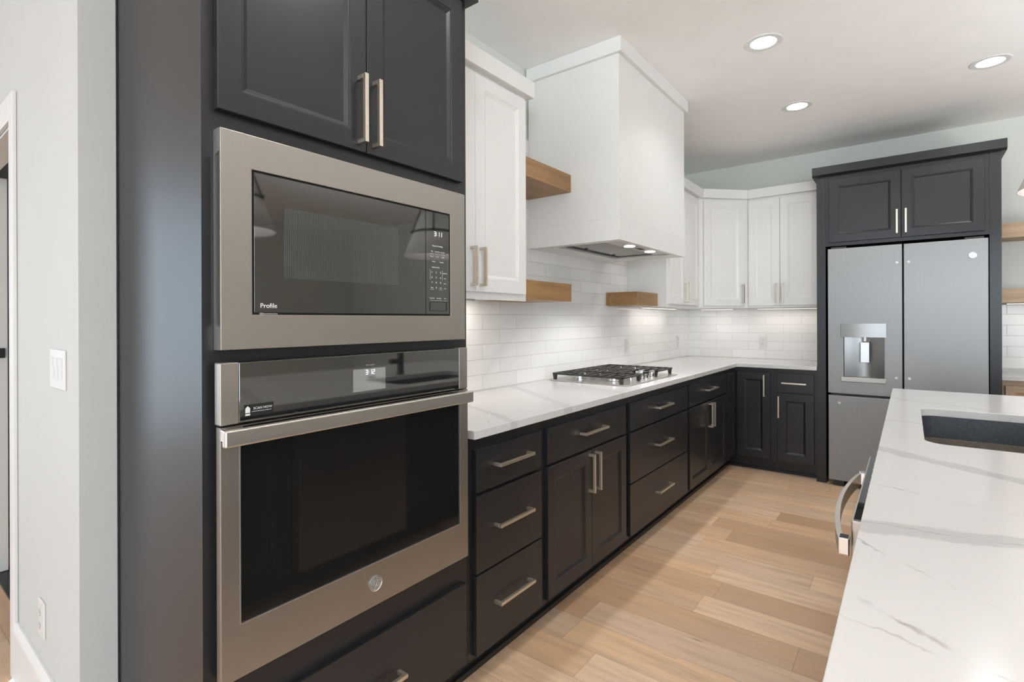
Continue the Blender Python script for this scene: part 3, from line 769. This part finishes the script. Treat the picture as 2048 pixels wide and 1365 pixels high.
def grate(x0, y0, x1, y1, cut=None):
    bm = newbm(); zt, th, w = 0.050, 0.011, 0.010
    zb = zt - th
    for y in (y0, y1 - w): box(bm, x0, y, zb, x1, y + w, zt)
    for x in (x0, x1 - w): box(bm, x, y0, zb, x + w, y1, zt)
    n = 9
    for i in range(1, n):
        x = x0 + (x1 - x0) * i / n
        # fingers reach in from both sides and leave a gap over the burner
        g = 0.018 if i % 2 else 0.0
        box(bm, x - w / 2, y0 + w, zb + 0.001, x + w / 2, (y0 + y1) / 2 - g, zt - 0.0005); box(bm, x - w / 2, (y0 + y1) / 2 + g, zb + 0.001, x + w / 2, y1 - w, zt - 0.0005)
    box(bm, x0 + w, (y0 + y1) / 2 - w / 2, zb, x0 + (x1 - x0) * 0.3, (y0 + y1) / 2 + w / 2, zt - 0.001)
    box(bm, x0 + (x1 - x0) * 0.7, (y0 + y1) / 2 - w / 2, zb, x1 - w, (y0 + y1) / 2 + w / 2, zt - 0.001)
    for x in (x0 + 0.002, x1 - 0.028):
        for y in (y0, y1 - 0.014):
            prism_axis(bm, [(x + 0.004, 0.0075), (x + 0.022, 0.0075), (x + 0.026, zb), (x, zb)], y, y + 0.014, 1)
    return bm
obj('grate', grate(-0.248, -0.382, 0.232, -0.128), 'iron', ck, 0.0015)
obj('grate', grate(-0.248, -0.126, 0.085, 0.126), 'iron', ck, 0.0015)
obj('grate', grate(-0.248, 0.128, 0.232, 0.410 - 0.02), 'iron', ck, 0.0015)
for i, (x, y) in enumerate([(0.140, -0.085), (0.140, 0.085), (0.205, -0.100), (0.205, 0.0), (0.205, 0.100)]):
    k = newbm(); lathe(k, [(0.021, 0), (0.021, 0.004), (0.017, 0.006), (0.0165, 0.028), (0.015, 0.030), (0.0, 0.030)], 24, (0, 0, 0.0), close=False)
    box(k, -0.019, -0.006, 0.02, 0.019, 0.006, 0.043)
    kb = obj('knob', k, 'chrome', ck, loc=(x, y, 0.0072), rz=0.3 * i)

# ---------------------------------------------------------------- range hood
rh = thing('range_hood', 'large white box range hood with crown trim above the cooktop', 'range hood', (0, 3.0605, 1.728))
hw, hx, hzt = 0.507, 0.600, CEIL - 1.728 - 0.001
ox0, ox1, oy0, oy1 = 0.165, 0.565, -0.440, 0.330
bm = newbm()
plate_hole(bm, [(0.001, -hw), (hx, -hw), (hx, hw), (0.001, hw)], [(ox0, oy0), (ox1, oy0), (ox1, oy1), (ox0, oy1)], 0.0, 0.12)
box(bm, 0.001, -hw, 0.1205, hx, hw, hzt)
body = obj('body', bm, 'hoodwhite', rh)
bm = newbm(); c = 0.022; z0 = 2.730 - 1.728
prism(bm, [(0.001, -hw - c), (hx + c, -hw - c), (hx + c, hw + c), (0.001, hw + c), (0.001, hw + 0.0004), (hx + 0.0004, hw + 0.0004), (hx + 0.0004, -hw - 0.0004), (0.001, -hw - 0.0004)], z0, hzt)
obj('crown_trim', bm, 'hoodwhite', rh, 0.001)
bm = newbm(); plate_hole(bm, [(ox0 + .001, oy0 + .001), (ox1 - .001, oy0 + .001), (ox1 - .001, oy1 - .001), (ox0 + .001, oy1 - .001)], rrect(ox0 + 0.028, oy0 + 0.012, ox1 - 0.095, oy1 - 0.05, 0.004), 0.006, 0.010)
ins = obj('insert', bm, 'recess', rh)
obj('front_strip', B(ox1 - 0.093, oy0 + 0.002, 0.0030, ox1 - 0.002, oy1 - 0.05, 0.0058), 'edge', ins)
fx0, fx1, fy0, fy1 = ox0 + 0.03, ox1 - 0.097, oy0 + 0.014, oy1 - 0.052
obj('filter', B(fx0, fy0, 0.022, fx1, fy1, 0.03), 'steel', ins)
bm = newbm(); n = 22
for i in range(n):
    y = fy0 + (fy1 - fy0) * (i + 0.5) / n
    prism_axis(bm, [(y - 0.007, 0.0215), (y - 0.005, 0.011), (y + 0.005, 0.011), (y + 0.007, 0.0215)], fx0 + 0.03, fx1, 0)
obj('baffle_slats', bm, 'edge', ins)
bm = newbm()
for i in range(n): box(bm, fx0 + 0.006, fy0 + (fy1 - fy0) * (i + 0.25) / n, 0.012, fx0 + 0.028, fy0 + (fy1 - fy0) * (i + 0.75) / n, 0.0215)
obj('filter_slots', bm, 'black', ins)
for y in (fy0 + 0.27 * (fy1 - fy0), fy0 + 0.80 * (fy1 - fy0)):
    obj('filter_latch', lathe(newbm(), [(0.008, 0.012), (0.008, -0.006), (0.010, -0.007), (0.010, -0.013)], 14, (fx0 + 0.05, y, 0.012)), 'black', ins)
for y in (-0.20, 0.105):
    lp = obj('lamp', lathe(newbm(), [(0.0, -0.001), (0.031, -0.001), (0.034, 0.003)], 24, (ox1 - 0.048, y, 0.0010), close=False), 'lit', ins)
    spot('range_hood_bulb', (ox1 - 0.048, 3.0605 + y, 1.7265), 28, size=2.0, blend=0.5, radius=0.02)
bm = newbm()
for i in range(4): box(bm, ox1 - 0.060 + i * 0.008, -0.09, 0.0018, ox1 - 0.056 + i * 0.008, -0.01, 0.0029)
obj('switch_grille', bm, 'black', ins)

# ---------------------------------------------------------------- white wall cabinets
WZ0, WZ1, CRZ = 1.400, 2.39, 2.470
def upper_pull(d, x, z=1.528): pull(d, x, z, 0.170)
nu = thing('wall_cabinet', 'white two door wall cabinet right beside the tall oven cabinet', 'cabinet', (0.345, 1.323, 0), RL, 'white wall cabinets')
w = 2.075 - 1.323
bm = newbm(); box(bm, 0.0, 0.0195, WZ0 + 0.012, w - 0.0006, 0.3445, WZ1); box(bm, 0.0, 0.0195, WZ0 - 0.012, w - 0.0006, 0.038, WZ0 + 0.0118); box(bm, w - 0.018, 0.0381, WZ0, w - 0.0006, 0.3445, WZ0 + 0.0118)
obj('carcass', bm, 'white', nu)
d1 = door(nu, 0.024, 1.420, 1.680 - 1.323 - 0.0015, 2.372, 'white'); d2 = door(nu, 1.680 - 1.323 + 0.0015, 1.420, 2.052 - 1.323, 2.372, 'white')
upper_pull(d1, 1.650 - 1.323); upper_pull(d2, 1.710 - 1.323)
bm = newbm(); box(bm, 0.0, -0.022, WZ1 + 0.0005, w + 0.020, 0.0, CRZ); box(bm, w - 0.002, 0.0002, WZ1 + 0.0005, w + 0.020, 0.3445, CRZ); box(bm, 0.0, 0.0002, WZ1 + 0.0005, w - 0.0022, 0.03, CRZ - 0.001)
obj('crown_trim', bm, 'white', nu, 0.001)

fu = thing('wall_cabinet', 'white two door wall cabinet between the range hood and the angled corner cabinet', 'cabinet', (0.345, 3.950, 0), RL, 'white wall cabinets')
w = 4.7385 - 3.950
obj('carcass', B(0.0, 0.0195, WZ0, w, 0.3445, WZ1), 'white', fu)
q = lambda y: y - 3.950
d1 = door(fu, q(3.972), 1.418, q(4.3215), 2.372, 'white'); d2 = door(fu, q(4.3245), 1.418, q(4.690), 2.372, 'white')
upper_pull(d1, q(4.290)); upper_pull(d2, q(4.356))
obj('crown_trim', B(0.0, -0.022, WZ1 + 0.0005, w - 0.012, 0.03, CRZ), 'white', fu, 0.001)

dg = thing('corner_wall_cabinet', 'white angled corner wall cabinet with a single paneled door', 'cabinet', (0, 4.7395, 0))
bm = prism(newbm(), [(0.001, 0), (0.326, 0), (0.6605, 5.074 - 4.7395), (0.6605, 5.399 - 4.7395), (0.001, 5.399 - 4.7395)], WZ0, WZ1)
obj('carcass', bm, 'white', dg)
dl = 0.473
ang = PI / 4
nrm = Vector((math.sin(ang), -math.cos(ang), 0))
p0 = Vector((0.326, 0.0, 0)) + nrm * 0.0195
d = obj('door', panel_door(0.040, 1.418, dl - 0.040, 2.372), 'white', dg, loc=p0, rz=ang)
upper_pull(d, dl - 0.068)
bm = prism(newbm(), [(0.32, 0.0), (0.376, -0.0125), (0.6735, 5.037 - 4.7395), (0.6605, 5.074 - 4.7395)], WZ1 + 0.0005, CRZ)
obj('crown_trim', bm, 'white', dg, 0.001)

wu = thing('wall_cabinet', 'white two door wall cabinet between the angled corner cabinet and the refrigerator', 'cabinet', (0.6615, 5.055, 0), group='white wall cabinets')
w = 1.2485 - 0.6615
obj('carcass', B(0.0, 0.0195, WZ0, w, 0.344, WZ1), 'white', wu)
q = lambda x: x - 0.6615
d1 = door(wu, q(0.672), 1.418, q(0.9285), 2.372, 'white'); d2 = door(wu, q(0.9315), 1.418, q(1.232), 2.372, 'white')
upper_pull(d1, q(0.905)); upper_pull(d2, q(0.955))
obj('crown_trim', B(0.0145, -0.022, WZ1 + 0.0005, w, 0.03, CRZ), 'white', wu, 0.001)

# light bars under the wall cabinets
def led(label, x0, y0, x1, y1, power, z=1.398):
    t = thing('under_cabinet_light', label, 'light', ((x0 + x1) / 2, (y0 + y1) / 2, z), group='under cabinet light bars')
    a, b = (x1 - x0) / 2, (y1 - y0) / 2
    obj('housing', B(-a, -b, -0.008, a, b, -0.0003), 'plastic', t)
    obj('diffuser', B(-a + 0.004, -b + 0.004, -0.0095, a - 0.004, b - 0.004, -0.0082), 'strip', t)
    area_lamp('under_cabinet_glow', ((x0 + x1) / 2, (y0 + y1) / 2, z - 0.012), (0, 0, -1), max(x1 - x0, 0.02), max(y1 - y0, 0.02), power, (1.0, 0.94, 0.86))
led('light bar under the white cabinet beside the oven tower', 0.10, 1.38, 0.13, 2.02, 1.7, z=1.411)
led('light bar under the white cabinet next to the range hood', 0.10, 3.98, 0.13, 4.72, 0.85)
led('light bar under the white cabinet next to the refrigerator', 0.70, 5.24, 1.22, 5.27, 0.72)
led('light bar under the angled corner cabinet', 0.20, 5.18, 0.50, 5.21, 0.51)

# ---------------------------------------------------------------- wooden shelves
def shelf(label, x0, y0, z0, x1, y1, z1, mat='shelf'):
    return tag(obj('floating_shelf', B(x0, y0, z0, x1, y1, z1), mat, None, 0.002), label, 'shelf', 'floating wooden shelves')
shelf('thick brown wooden shelf high between the white cabinet and the hood side', 0.0006, 2.0965, 2.025, 0.300, 2.5525, 2.125)
shelf('thick brown wooden shelf below the left bottom edge of the hood', 0.0006, 2.0765, 1.400, 0.300, 2.556, 1.500)
shelf('thick brown wooden shelf right of the hood against the far white cabinet', 0.0006, 3.562, 1.402, 0.255, 3.9485, 1.502)
shelf('upper pale oak shelf on the wall right of the refrigerator', 2.345, 5.13, 1.876, 4.2, 5.4085, 1.982, 'shelf2')
shelf('lower pale oak shelf on the wall right of the refrigerator, above white tile', 2.345, 5.13, 1.408, 4.2, 5.3985, 1.509, 'shelf2')
led('light bar under the lower pale oak shelf', 2.40, 5.22, 4.1, 5.25, 1.45, z=1.4075)

# ---------------------------------------------------------------- refrigerator and its surround
YP = 4.748
rc = thing('refrigerator_cabinet', 'tall charcoal cabinet surround framing the refrigerator with two doors above it', 'cabinet', (1.2505, YP, 0))
q = lambda x: x - 1.2505
bm = newbm()
PW = 2.327 - 1.2505
obj('side_panel', B(0, 0, 0.0005, q(1.311), 0.650, 2.4165), 'dark', rc); obj('side_panel', B(q(2.267), 0, 0.0005, PW, 0.650, 2.4165), 'dark', rc)
bm = newbm(); box(bm, -0.004, -0.010, 0.0005, q(1.311), -0.0003, 0.024)
obj('plinth_block', bm, 'dark', rc); obj('plinth_block', B(q(2.267), -0.010, 0.0005, PW + 0.004, -0.0003, 0.024), 'dark', rc)
obj('carcass', B(q(1.3115), 0.002, 1.866, q(2.2665), 0.64, 2.4165), 'dark', rc)
d1 = obj('door', panel_door(q(1.337), 1.893, q(1.7875), 2.388, st=0.060), 'dark', rc, loc=(0, -0.018, 0)); d2 = obj('door', panel_door(q(1.7905), 1.893, q(2.243), 2.388, st=0.060), 'dark', rc, loc=(0, -0.018, 0))
pull(d1, q(1.764), 2.008, 0.176); pull(d2, q(1.816), 2.008, 0.176)
bm = newbm()
# crown: upright face over a sloping underside
prism_axis(bm, [(-0.040, 2.430), (-0.040, 2.491), (0.03, 2.491), (0.03, 2.417), (-0.016, 2.417)], -0.026, PW + 0.026, 0)
box(bm, -0.026, 0.0302, 2.417, 0.0, 0.650, 2.491); box(bm, PW, 0.0302, 2.417, PW + 0.026, 0.650, 2.491)
obj('crown_trim', bm, 'dark', rc, 0.001)

rf = thing('refrigerator', 'brushed steel french door refrigerator with water dispenser and no handles', 'refrigerator', (1.332, 4.70, 0))
q = lambda x: x - 1.332
FW = 2.257 - 1.332
obj('housing', B(0.012, 0.062, 0.06, FW - 0.012, 0.66, 1.81), 'dark_in', rf)
sp = 1.798
# left door with a recess for the dispenser: a ring of slabs round the opening
dx0, dx1, dz0, dz1 = q(1.433), q(1.690), 0.852, 1.180
bm = newbm(); frame_ring(bm, 0, 0.722, q(sp) - 0.005, 1.838, dx0, dz0, dx1, dz1, 0, 0.06)
fd = obj('door', bm, 'fridge', rf)
dp = obj('dispenser', B(dx0 + 0.0005, 0.046, dz0 + 0.0005, dx1 - 0.0005, 0.0598, dz1 - 0.0005), 'slate', fd)
# curved back of the recess
bm = newbm(); n = 16; w_ = dx1 - dx0 - 0.01; ring = []
for i in range(n + 1):
    t = i / n; x = dx0 + 0.005 + w_ * t; y = 0.010 + 0.034 * math.sin(PI * t)
    ring.append((bm.verts.new((x, y, dz0 + 0.002)), bm.verts.new((x, y, dz1 - 0.002))))
for a, b in zip(ring, ring[1:]): bm.faces.new((a[0], b[0], b[1], a[1]))
obj('recess', bm, 'recess', fd, smooth=True)
bm = prism(newbm(), [(dx0 - 0.018, 0.0), (dx0 - 0.018, -0.006)] + [(dx0 - 0.016 + (dx1 - dx0 + 0.026) * i / 40, -0.008 - 0.012 * math.sin(PI * i / 40)) for i in range(41)] + [(dx1 + 0.012, -0.006), (dx1 + 0.012, 0.0)], 1.156, 1.259)
obj('dispenser_hood', bm, 'hoodsteel', fd)
obj('drip_tray', B(dx0 - 0.017, -0.012, 0.815, dx1 + 0.010, -0.0002, 0.852), 'slate', fd, 0.003)
bm = newbm(); box(bm, q(1.540), 0.004, 0.965, q(1.595), 0.009, 1.118)
obj('paddle', bm, 'edge', fd, 0.002)
obj('spout', lathe(newbm(), [(0.016, 0), (0.016, -0.03), (0.01, -0.036)], 16, (q(1.567), 0.008, 1.156)), 'edge', fd)
rd = obj('door', B(q(sp) + 0.005, 0, 0.722, FW, 0.06, 1.838), 'fridge', rf, 0.003)
fz = obj('freezer_drawer', B(0, 0, 0.046, FW, 0.06, 0.704), 'fridge', rf, 0.003)
def cap(parent, x, z):
    obj('screw_cap', lathe(newbm(), [(0.0095, 0), (0.0095, -0.003), (0.007, -0.004), (0.003, -0.0042), (0.0028, -0.002), (0.0, -0.002)], 18, (x, -0.0002, z), 'y', False), 'plastic', parent)
cap(fd, q(1.764), 1.705); cap(fd, q(1.758), 0.861); cap(rd, q(1.831), 1.705); cap(rd, q(1.834), 0.861); cap(fz, q(1.405), 0.647)
ec2 = (q(2.177), 1.726)
em = obj('emblem', lathe(newbm(), [(0.0, 0.0), (0.0225, 0.0), (0.0225, -0.003), (0.0205, -0.0036), (0.0195, -0.0022), (0.0, -0.0022)], 32, (ec2[0], -0.0002, ec2[1]), 'y', False), 'edge', rd)
obj('monogram', monogram_bm(ec2[0], -0.0028, ec2[1], 0.020), 'greyprint', em)
bm = newbm(); box(bm, 0.02, 0.03, 0.706, FW - 0.02, 0.0615, 0.720)
obj('door_gasket', bm, 'black', rf)
for x in (0.03, FW - 0.10): obj('foot', B(x, 0.02, 0.0005, x + 0.07, 0.30, 0.059), 'black', rf)
obj('hinge_cover', B(0.02, 0.012, 1.8385, 0.12, 0.10, 1.852), 'black', rf); obj('hinge_cover', B(FW - 0.12, 0.012, 1.8385, FW - 0.02, 0.10, 1.852), 'black', rf)

# ---------------------------------------------------------------- coffee bar right of the refrigerator
cb = thing('sideboard_cabinet', 'light oak base cabinet with drawers right of the refrigerator', 'cabinet', (2.345, 5.055, 0))
obj('carcass', B(0.0, 0.0195, 0.105, 1.855, 0.350, 0.8535), 'oak', cb)
obj('toe_kick', B(0.0, 0.08, 0.0005, 1.855, 0.350, 0.1048), 'dark_in', cb)
for i in range(3):
    x0 = 0.030 + i * 0.61
    for z0, z1 in ((0.125, 0.395), (0.405, 0.665), (0.675, 0.815)):
        r = obj('drawer', panel_door(x0, z0, x0 + 0.585, z1, st=0.045), 'oak', cb); pull(r, x0 + 0.29, (z0 + z1) / 2, 0.215, False)
tag(obj('countertop', B(2.3300, 5.030, 0.854, 4.2, 5.3995, 0.884), 'quartz2', None, 0.002), 'short white countertop on the light oak cabinet right of the refrigerator', 'countertop')

# ================================================================ island
IX0, IX1, IY0, IY1 = 1.760, 3.04, 0.36, 3.510
SX0, SX1, SY0, SY1 = 1.871, 2.285, 2.030, 2.810
it = tag(obj('island_countertop', plate_hole(newbm(), [(IX0, IY0), (IX1, IY0), (IX1, IY1), (IX0, IY1)], rrect(SX0, SY0, SX1, SY1, 0.055, 8), 0.884, 0.914), 'quartz', None, 0.0015), 'white veined quartz island top with a cutout for the sink', 'countertop')
CX0, CX1 = 1.800, 2.72
def island_unit(label, ya, yb, doors):
    t = thing('island_cabinet', label, 'cabinet', (CX0, yb, 0), -RL, 'island cabinets')
    w = yb - ya; d = CX1 - CX0 - 0.001
    bm = newbm()
    box(bm, 0, 0, 0.105, 0.019, d, 0.8835); box(bm, w - 0.019, 0, 0.105, w, d, 0.8835)
    box(bm, 0.0195, 0, 0.105, w - 0.0195, d, 0.123); box(bm, 0.0195, 0, 0.845, w - 0.0195, 0.019, 0.8835); box(bm, 0.0195, d - 0.012, 0.1235, w - 0.0195, d, 0.8835)
    obj('carcass', bm, 'dark', t)
    obj('toe_kick', B(0, 0.07, 0.0005, w, 0.09, 0.1045), 'dark', t)
    n = doors; dw_ = (w - 0.044) / n
    for k in range(n):
        x0 = 0.022 + k * dw_
        dr_ = obj('door', panel_door(x0 + 0.0015, 0.118, x0 + dw_ - 0.0015, 0.84), 'dark', t, loc=(0, -0.0195, 0))
        pull(dr_, (x0 + dw_ - 0.033) if k == 0 else x0 + 0.033, 0.60, 0.18)
    return t
island_unit('charcoal island cabinet nearest the camera, left of the dishwasher', 0.50, 1.288, 2)
island_unit('charcoal island cabinet under the sink, right of the dishwasher', 1.958, 2.888, 2)
island_unit('charcoal island cabinet at the far end facing the refrigerator', 2.889, 3.46, 1)
tag(obj('island_back_panel', B(CX1, 0.50, 0.0005, CX1 + 0.02, 3.46, 0.8835), 'dark'), 'charcoal back panel along the seating side of the island', 'panel')

# undermount sink: an open bowl with a ledge step
sk = thing('undermount_sink', 'dark undermount sink set into the island top', 'sink', ((SX0 + SX1) / 2, (SY0 + SY1) / 2, 0.884))
bm = newbm(); hx_, hy_ = (SX1 - SX0) / 2 + 0.004, (SY1 - SY0) / 2 + 0.004
def lring(bm, ax, ay, r, z): return [bm.verts.new((x, y, z)) for x, y in rrect(-ax, -ay, ax, ay, r, 8)]
def skin(bm, rings, cap=True):
    for A, Bq in zip(rings, rings[1:]):
        k = len(A)
        for i in range(k): bm.faces.new((A[i], A[(i + 1) % k], Bq[(i + 1) % k], Bq[i]))
    if cap: bm.faces.new(rings[-1])
rings = [lring(bm, hx_ + 0.03, hy_ + 0.03, 0.08, -0.0005), lring(bm, hx_, hy_, 0.058, -0.0005), lring(bm, hx_ - 0.002, hy_ - 0.002, 0.056, -0.090)]
skin(bm, rings, False)
obj('rim', bm, 'sink', sk, smooth=False)
bm = newbm()
rings = [lring(bm, hx_ - 0.0021, hy_ - 0.0021, 0.056, -0.0905), lring(bm, hx_ - 0.014, hy_ - 0.014, 0.05, -0.0915), lring(bm, hx_ - 0.016, hy_ - 0.016, 0.05, -0.235), lring(bm, hx_ - 0.045, hy_ - 0.045, 0.03, -0.245)]
skin(bm, rings)
obj('bowl', bm, 'sinkwarm', sk)
obj('drain', lathe(newbm(), [(0.045, 0.0), (0.045, 0.003), (0.03, 0.003), (0.028, 0.001), (0.0, 0.001)], 24, (0.0, 0.1, -0.2445), close=False), 'chrome', sk)

fc = thing('faucet', 'black gooseneck faucet behind the island sink', 'faucet', (2.355, 2.42, 0.9142))
bm = lathe(newbm(), [(0.030, 0), (0.030, 0.006), (0.024, 0.008), (0.024, 0.155), (0.016, 0.160), (0.016, 0.17)], 24)
obj('body', bm, 'black', fc)
pts = [(0, 0, 0.165), (0, 0, 0.33)] + [(-0.078 + 0.078 * math.cos(t * PI / 10), 0, 0.33 + 0.078 * math.sin(t * PI / 10)) for t in range(1, 11)] + [(-0.156, 0, 0.27)]
obj('spout', tube(newbm(), pts, 0.0135, 14), 'black', fc, smooth=True)
obj('spray_head', lathe(newbm(), [(0.015, 0.0), (0.019, -0.02), (0.019, -0.09), (0.016, -0.1)], 18, (-0.156, 0, 0.27)), 'black', fc)
bm = lathe(newbm(), [(0.019, 0.0), (0.019, -0.065), (0.016, -0.07)], 18, (0, -0.0235, 0.095), 'y')
obj('lever', bm, 'black', fc)
tag(obj('air_switch', lathe(newbm(), [(0.024, 0), (0.024, 0.004), (0.016, 0.007), (0.0, 0.008)], 24, (2.355, 2.17, 0.9142), close=False), 'black'), 'round black air switch button on the island near the faucet', 'button')

# dishwasher in the island front, its top edge and curved handle proud of the counter edge
dw = thing('dishwasher', 'stainless dishwasher in the island with black top controls and a curved handle', 'dishwasher', (1.735, 1.944, 0), -RL)
DWW = 0.642
q = lambda y: 1.944 - y
obj('tub', B(0.012, 0.072, 0.10, DWW - 0.012, 0.60, 0.86), 'dark_in', dw)
dd = obj('door', B(0, 0, 0.12, DWW, 0.06, 0.868), 'steel', dw, 0.003)
obj('top_controls', B(0.006, 0.004, 0.8683, DWW - 0.006, 0.058, 0.8705), 'glass', dd)
obj('control_printing', (lambda bm: [box(bm, 0.10 + i * 0.07, 0.016, 0.8706, 0.112 + i * 0.07, 0.020, 0.8709) for i in range(5)] and bm)(newbm()), 'greyprint', dd)
bm = newbm(); n = 20
y0h, y1h = q(1.850), q(1.262)
def sect(t):
    x = y0h + (y1h - y0h) * t
    o = 0.019 + 0.027 * math.sin(PI * t) ** 0.8
    return x, o
prev = None
for i in range(n + 1):
    x, o = sect(i / n)
    th = 0.010
    ring = [bm.verts.new((x, -o, 0.810)), bm.verts.new((x, -o, 0.838)), bm.verts.new((x, -o + th, 0.841)), bm.verts.new((x, -o + th, 0.807))]
    if prev:
        for k in range(4): bm.faces.new((prev[k], prev[(k + 1) % 4], ring[(k + 1) % 4], ring[k]))
    else: bm.faces.new(ring[::-1])
    prev = ring
bm.faces.new(prev)
hb = obj('handle', bm, 'steel', dd)
for x0, x1 in ((y0h - 0.002, y0h + 0.026), (y1h - 0.026, y1h + 0.002)):
    obj('handle_post', B(x0, -0.0200, 0.807, x1, -0.0003, 0.842), 'chrome', hb, 0.002)

# ================================================================ wall plates
def plate(name, label, loc, rz, gang=1, kind='outlet'):
    t = thing(name, label, 'outlet' if kind == 'outlet' else 'light switch', loc, rz, 'wall outlets' if kind == 'outlet' else None)
    w = 0.070 + 0.046 * (gang - 1); h = 0.114
    obj('cover_plate', B(-w / 2, -0.006, -h / 2, w / 2, -0.0002, h / 2), 'plastic', t, 0.002)
    for g in range(gang):
        cx = (g - (gang - 1) / 2) * 0.046
        if kind == 'outlet':
            for s in (-1, 1):
                r = obj('receptacle', prism_axis(newbm(), [(cx + a, s * 0.0195 + b) for a, b in rrect(-0.0165, -0.0135, 0.0165, 0.0135, 0.006, 4)], -0.0078, -0.0062, 1), 'plastic', t)
                bm = newbm(); zc = s * 0.0195
                box(bm, cx - 0.0085, -0.0082, zc - 0.001, cx - 0.0062, -0.0079, zc + 0.008); box(bm, cx + 0.0062, -0.0082, zc, cx + 0.0085, -0.0079, zc + 0.007); box(bm, cx - 0.002, -0.0082, zc - 0.009, cx + 0.002, -0.0079, zc - 0.005)
                obj('slots', bm, 'dark_in', r)
        else:
            bm = newbm(); prism_axis(bm, [(-0.0062, -0.033), (-0.0105, 0.033), (-0.0062, 0.0335)], cx - 0.0165, cx + 0.0165, 0)
            obj('rocker', bm, 'plastic', t)
    return t
plate('light_switch', 'white triple rocker light switch on the hall wall left of the tall cabinet', (-0.137, 0.39, 1.156), 0, 3, 'switch')
plate('wall_outlet', 'white outlet low on the hall wall above the baseboard', (-0.345, 0.39, 0.355), 0)
plate('wall_outlet', 'white outlet on the far tile between countertop and wall cabinet', (0.720, 5.40, 1.078), 0)
plate('wall_outlet', 'white outlet on the long tile wall just right of the cooktop', (0.0, 3.925, 1.083), RL)
plate('wall_outlet', 'white outlet on the long tile wall near the inside corner', (0.0, 5.107, 1.078), RL)

# ================================================================ ceiling lights
def can(label, x, y, power=22):
    t = thing('recessed_light', label, 'light', (x, y, CEIL), group='recessed ceiling lights')
    obj('trim_ring', lathe(newbm(), [(0.064, -0.0005), (0.066, -0.004), (0.092, -0.0045), (0.098, -0.0005)], 40, close=False), 'trimwhite', t)
    obj('diffuser', lathe(newbm(), [(0.0, -0.0022), (0.0645, -0.0022)], 40, close=False), 'lit', t)
    spot('recessed_light_bulb', (x, y, CEIL - 0.02), power, size=2.5, blend=0.8, radius=0.06)
can('round recessed ceiling light nearest the range hood', 1.205, 3.085)
can('round recessed ceiling light above the corner cabinets, in front of the refrigerator', 1.205, 4.155)
can('round recessed ceiling light farthest right above the island end', 2.218, 4.145)
can('added unseen recessed ceiling light over the aisle beside the oven', 1.205, 1.10)  # from here on: lights added out of view to light the room evenly
can('added unseen recessed ceiling light over the aisle near the camera', 1.205, -0.60)
can('added unseen recessed ceiling light over the great room', 3.90, 1.10); can('added unseen ceiling light by the great room windows', 3.9, 3.1)

# ================================================================ pendants over the island
PZ = 1.79
def pendant(label, x, y):
    t = thing('pendant_lamp', label, 'lamp', (x, y, PZ), group='pendants over the island')
    bm = lathe(newbm(), [(0.230, 0.0), (0.103, 0.325), (0.100, 0.325), (0.227, 0.0), (0.230, 0.0)], 56, close=False)
    bmesh.ops.remove_doubles(bm, verts=bm.verts, dist=1e-6)
    obj('shade', bm, 'fabric', t, smooth=True)
    obj('band', lathe(newbm(), [(0.1625, 0.176), (0.1545, 0.196), (0.1570, 0.196), (0.1650, 0.176), (0.1625, 0.176)], 56, close=False), 'black', t)
    for k in range(4):
        a = PI / 4 + k * PI / 2
        c, s = math.cos(a), math.sin(a)
        st = obj('strap', tube(newbm(), [(0.166 * c, 0.166 * s, 0.187), (0.030 * c, 0.030 * s, 0.560)], 0.006, 8), 'black', t)
        obj('strap_knob', lathe(newbm(), [(0.010, -0.010), (0.010, 0.010)], 12, (0.170 * c, 0.170 * s, 0.187)), 'black', st)
    obj('stem', tube(newbm(), [(0, 0, 0.545), (0, 0, CEIL - PZ - 0.02)], 0.008, 10), 'black', t)
    obj('yoke', lathe(newbm(), [(0.036, 0.548), (0.036, 0.572)], 24), 'black', t)
    obj('ceiling_canopy', lathe(newbm(), [(0.065, CEIL - PZ - 0.022), (0.065, CEIL - PZ - 0.0005)], 32), 'black', t)
    obj('socket', lathe(newbm(), [(0.02, 0.20), (0.02, 0.30), (0.008, 0.32), (0.008, 0.546)], 16), 'black', t)
    obj('bulb', lathe(newbm(), [(0.012, 0.199), (0.028, 0.165), (0.030, 0.145), (0.022, 0.122), (0.0, 0.112)], 20, close=False), 'bulb', t, smooth=True)
    l = bpy.data.lights.new('pendant_bulb', 'POINT'); l.energy = 6; l.color = (1.0, 0.95, 0.89); l.shadow_soft_size = 0.03
    o = bpy.data.objects.new('pendant_bulb', l); COL.objects.link(o); o.location = (x, y, PZ + 0.09)
pendant('white cone pendant with black band over the far end of the island', 2.40, 2.82)
pendant('white cone pendant with black band over the near end of the island', 2.40, 1.295)
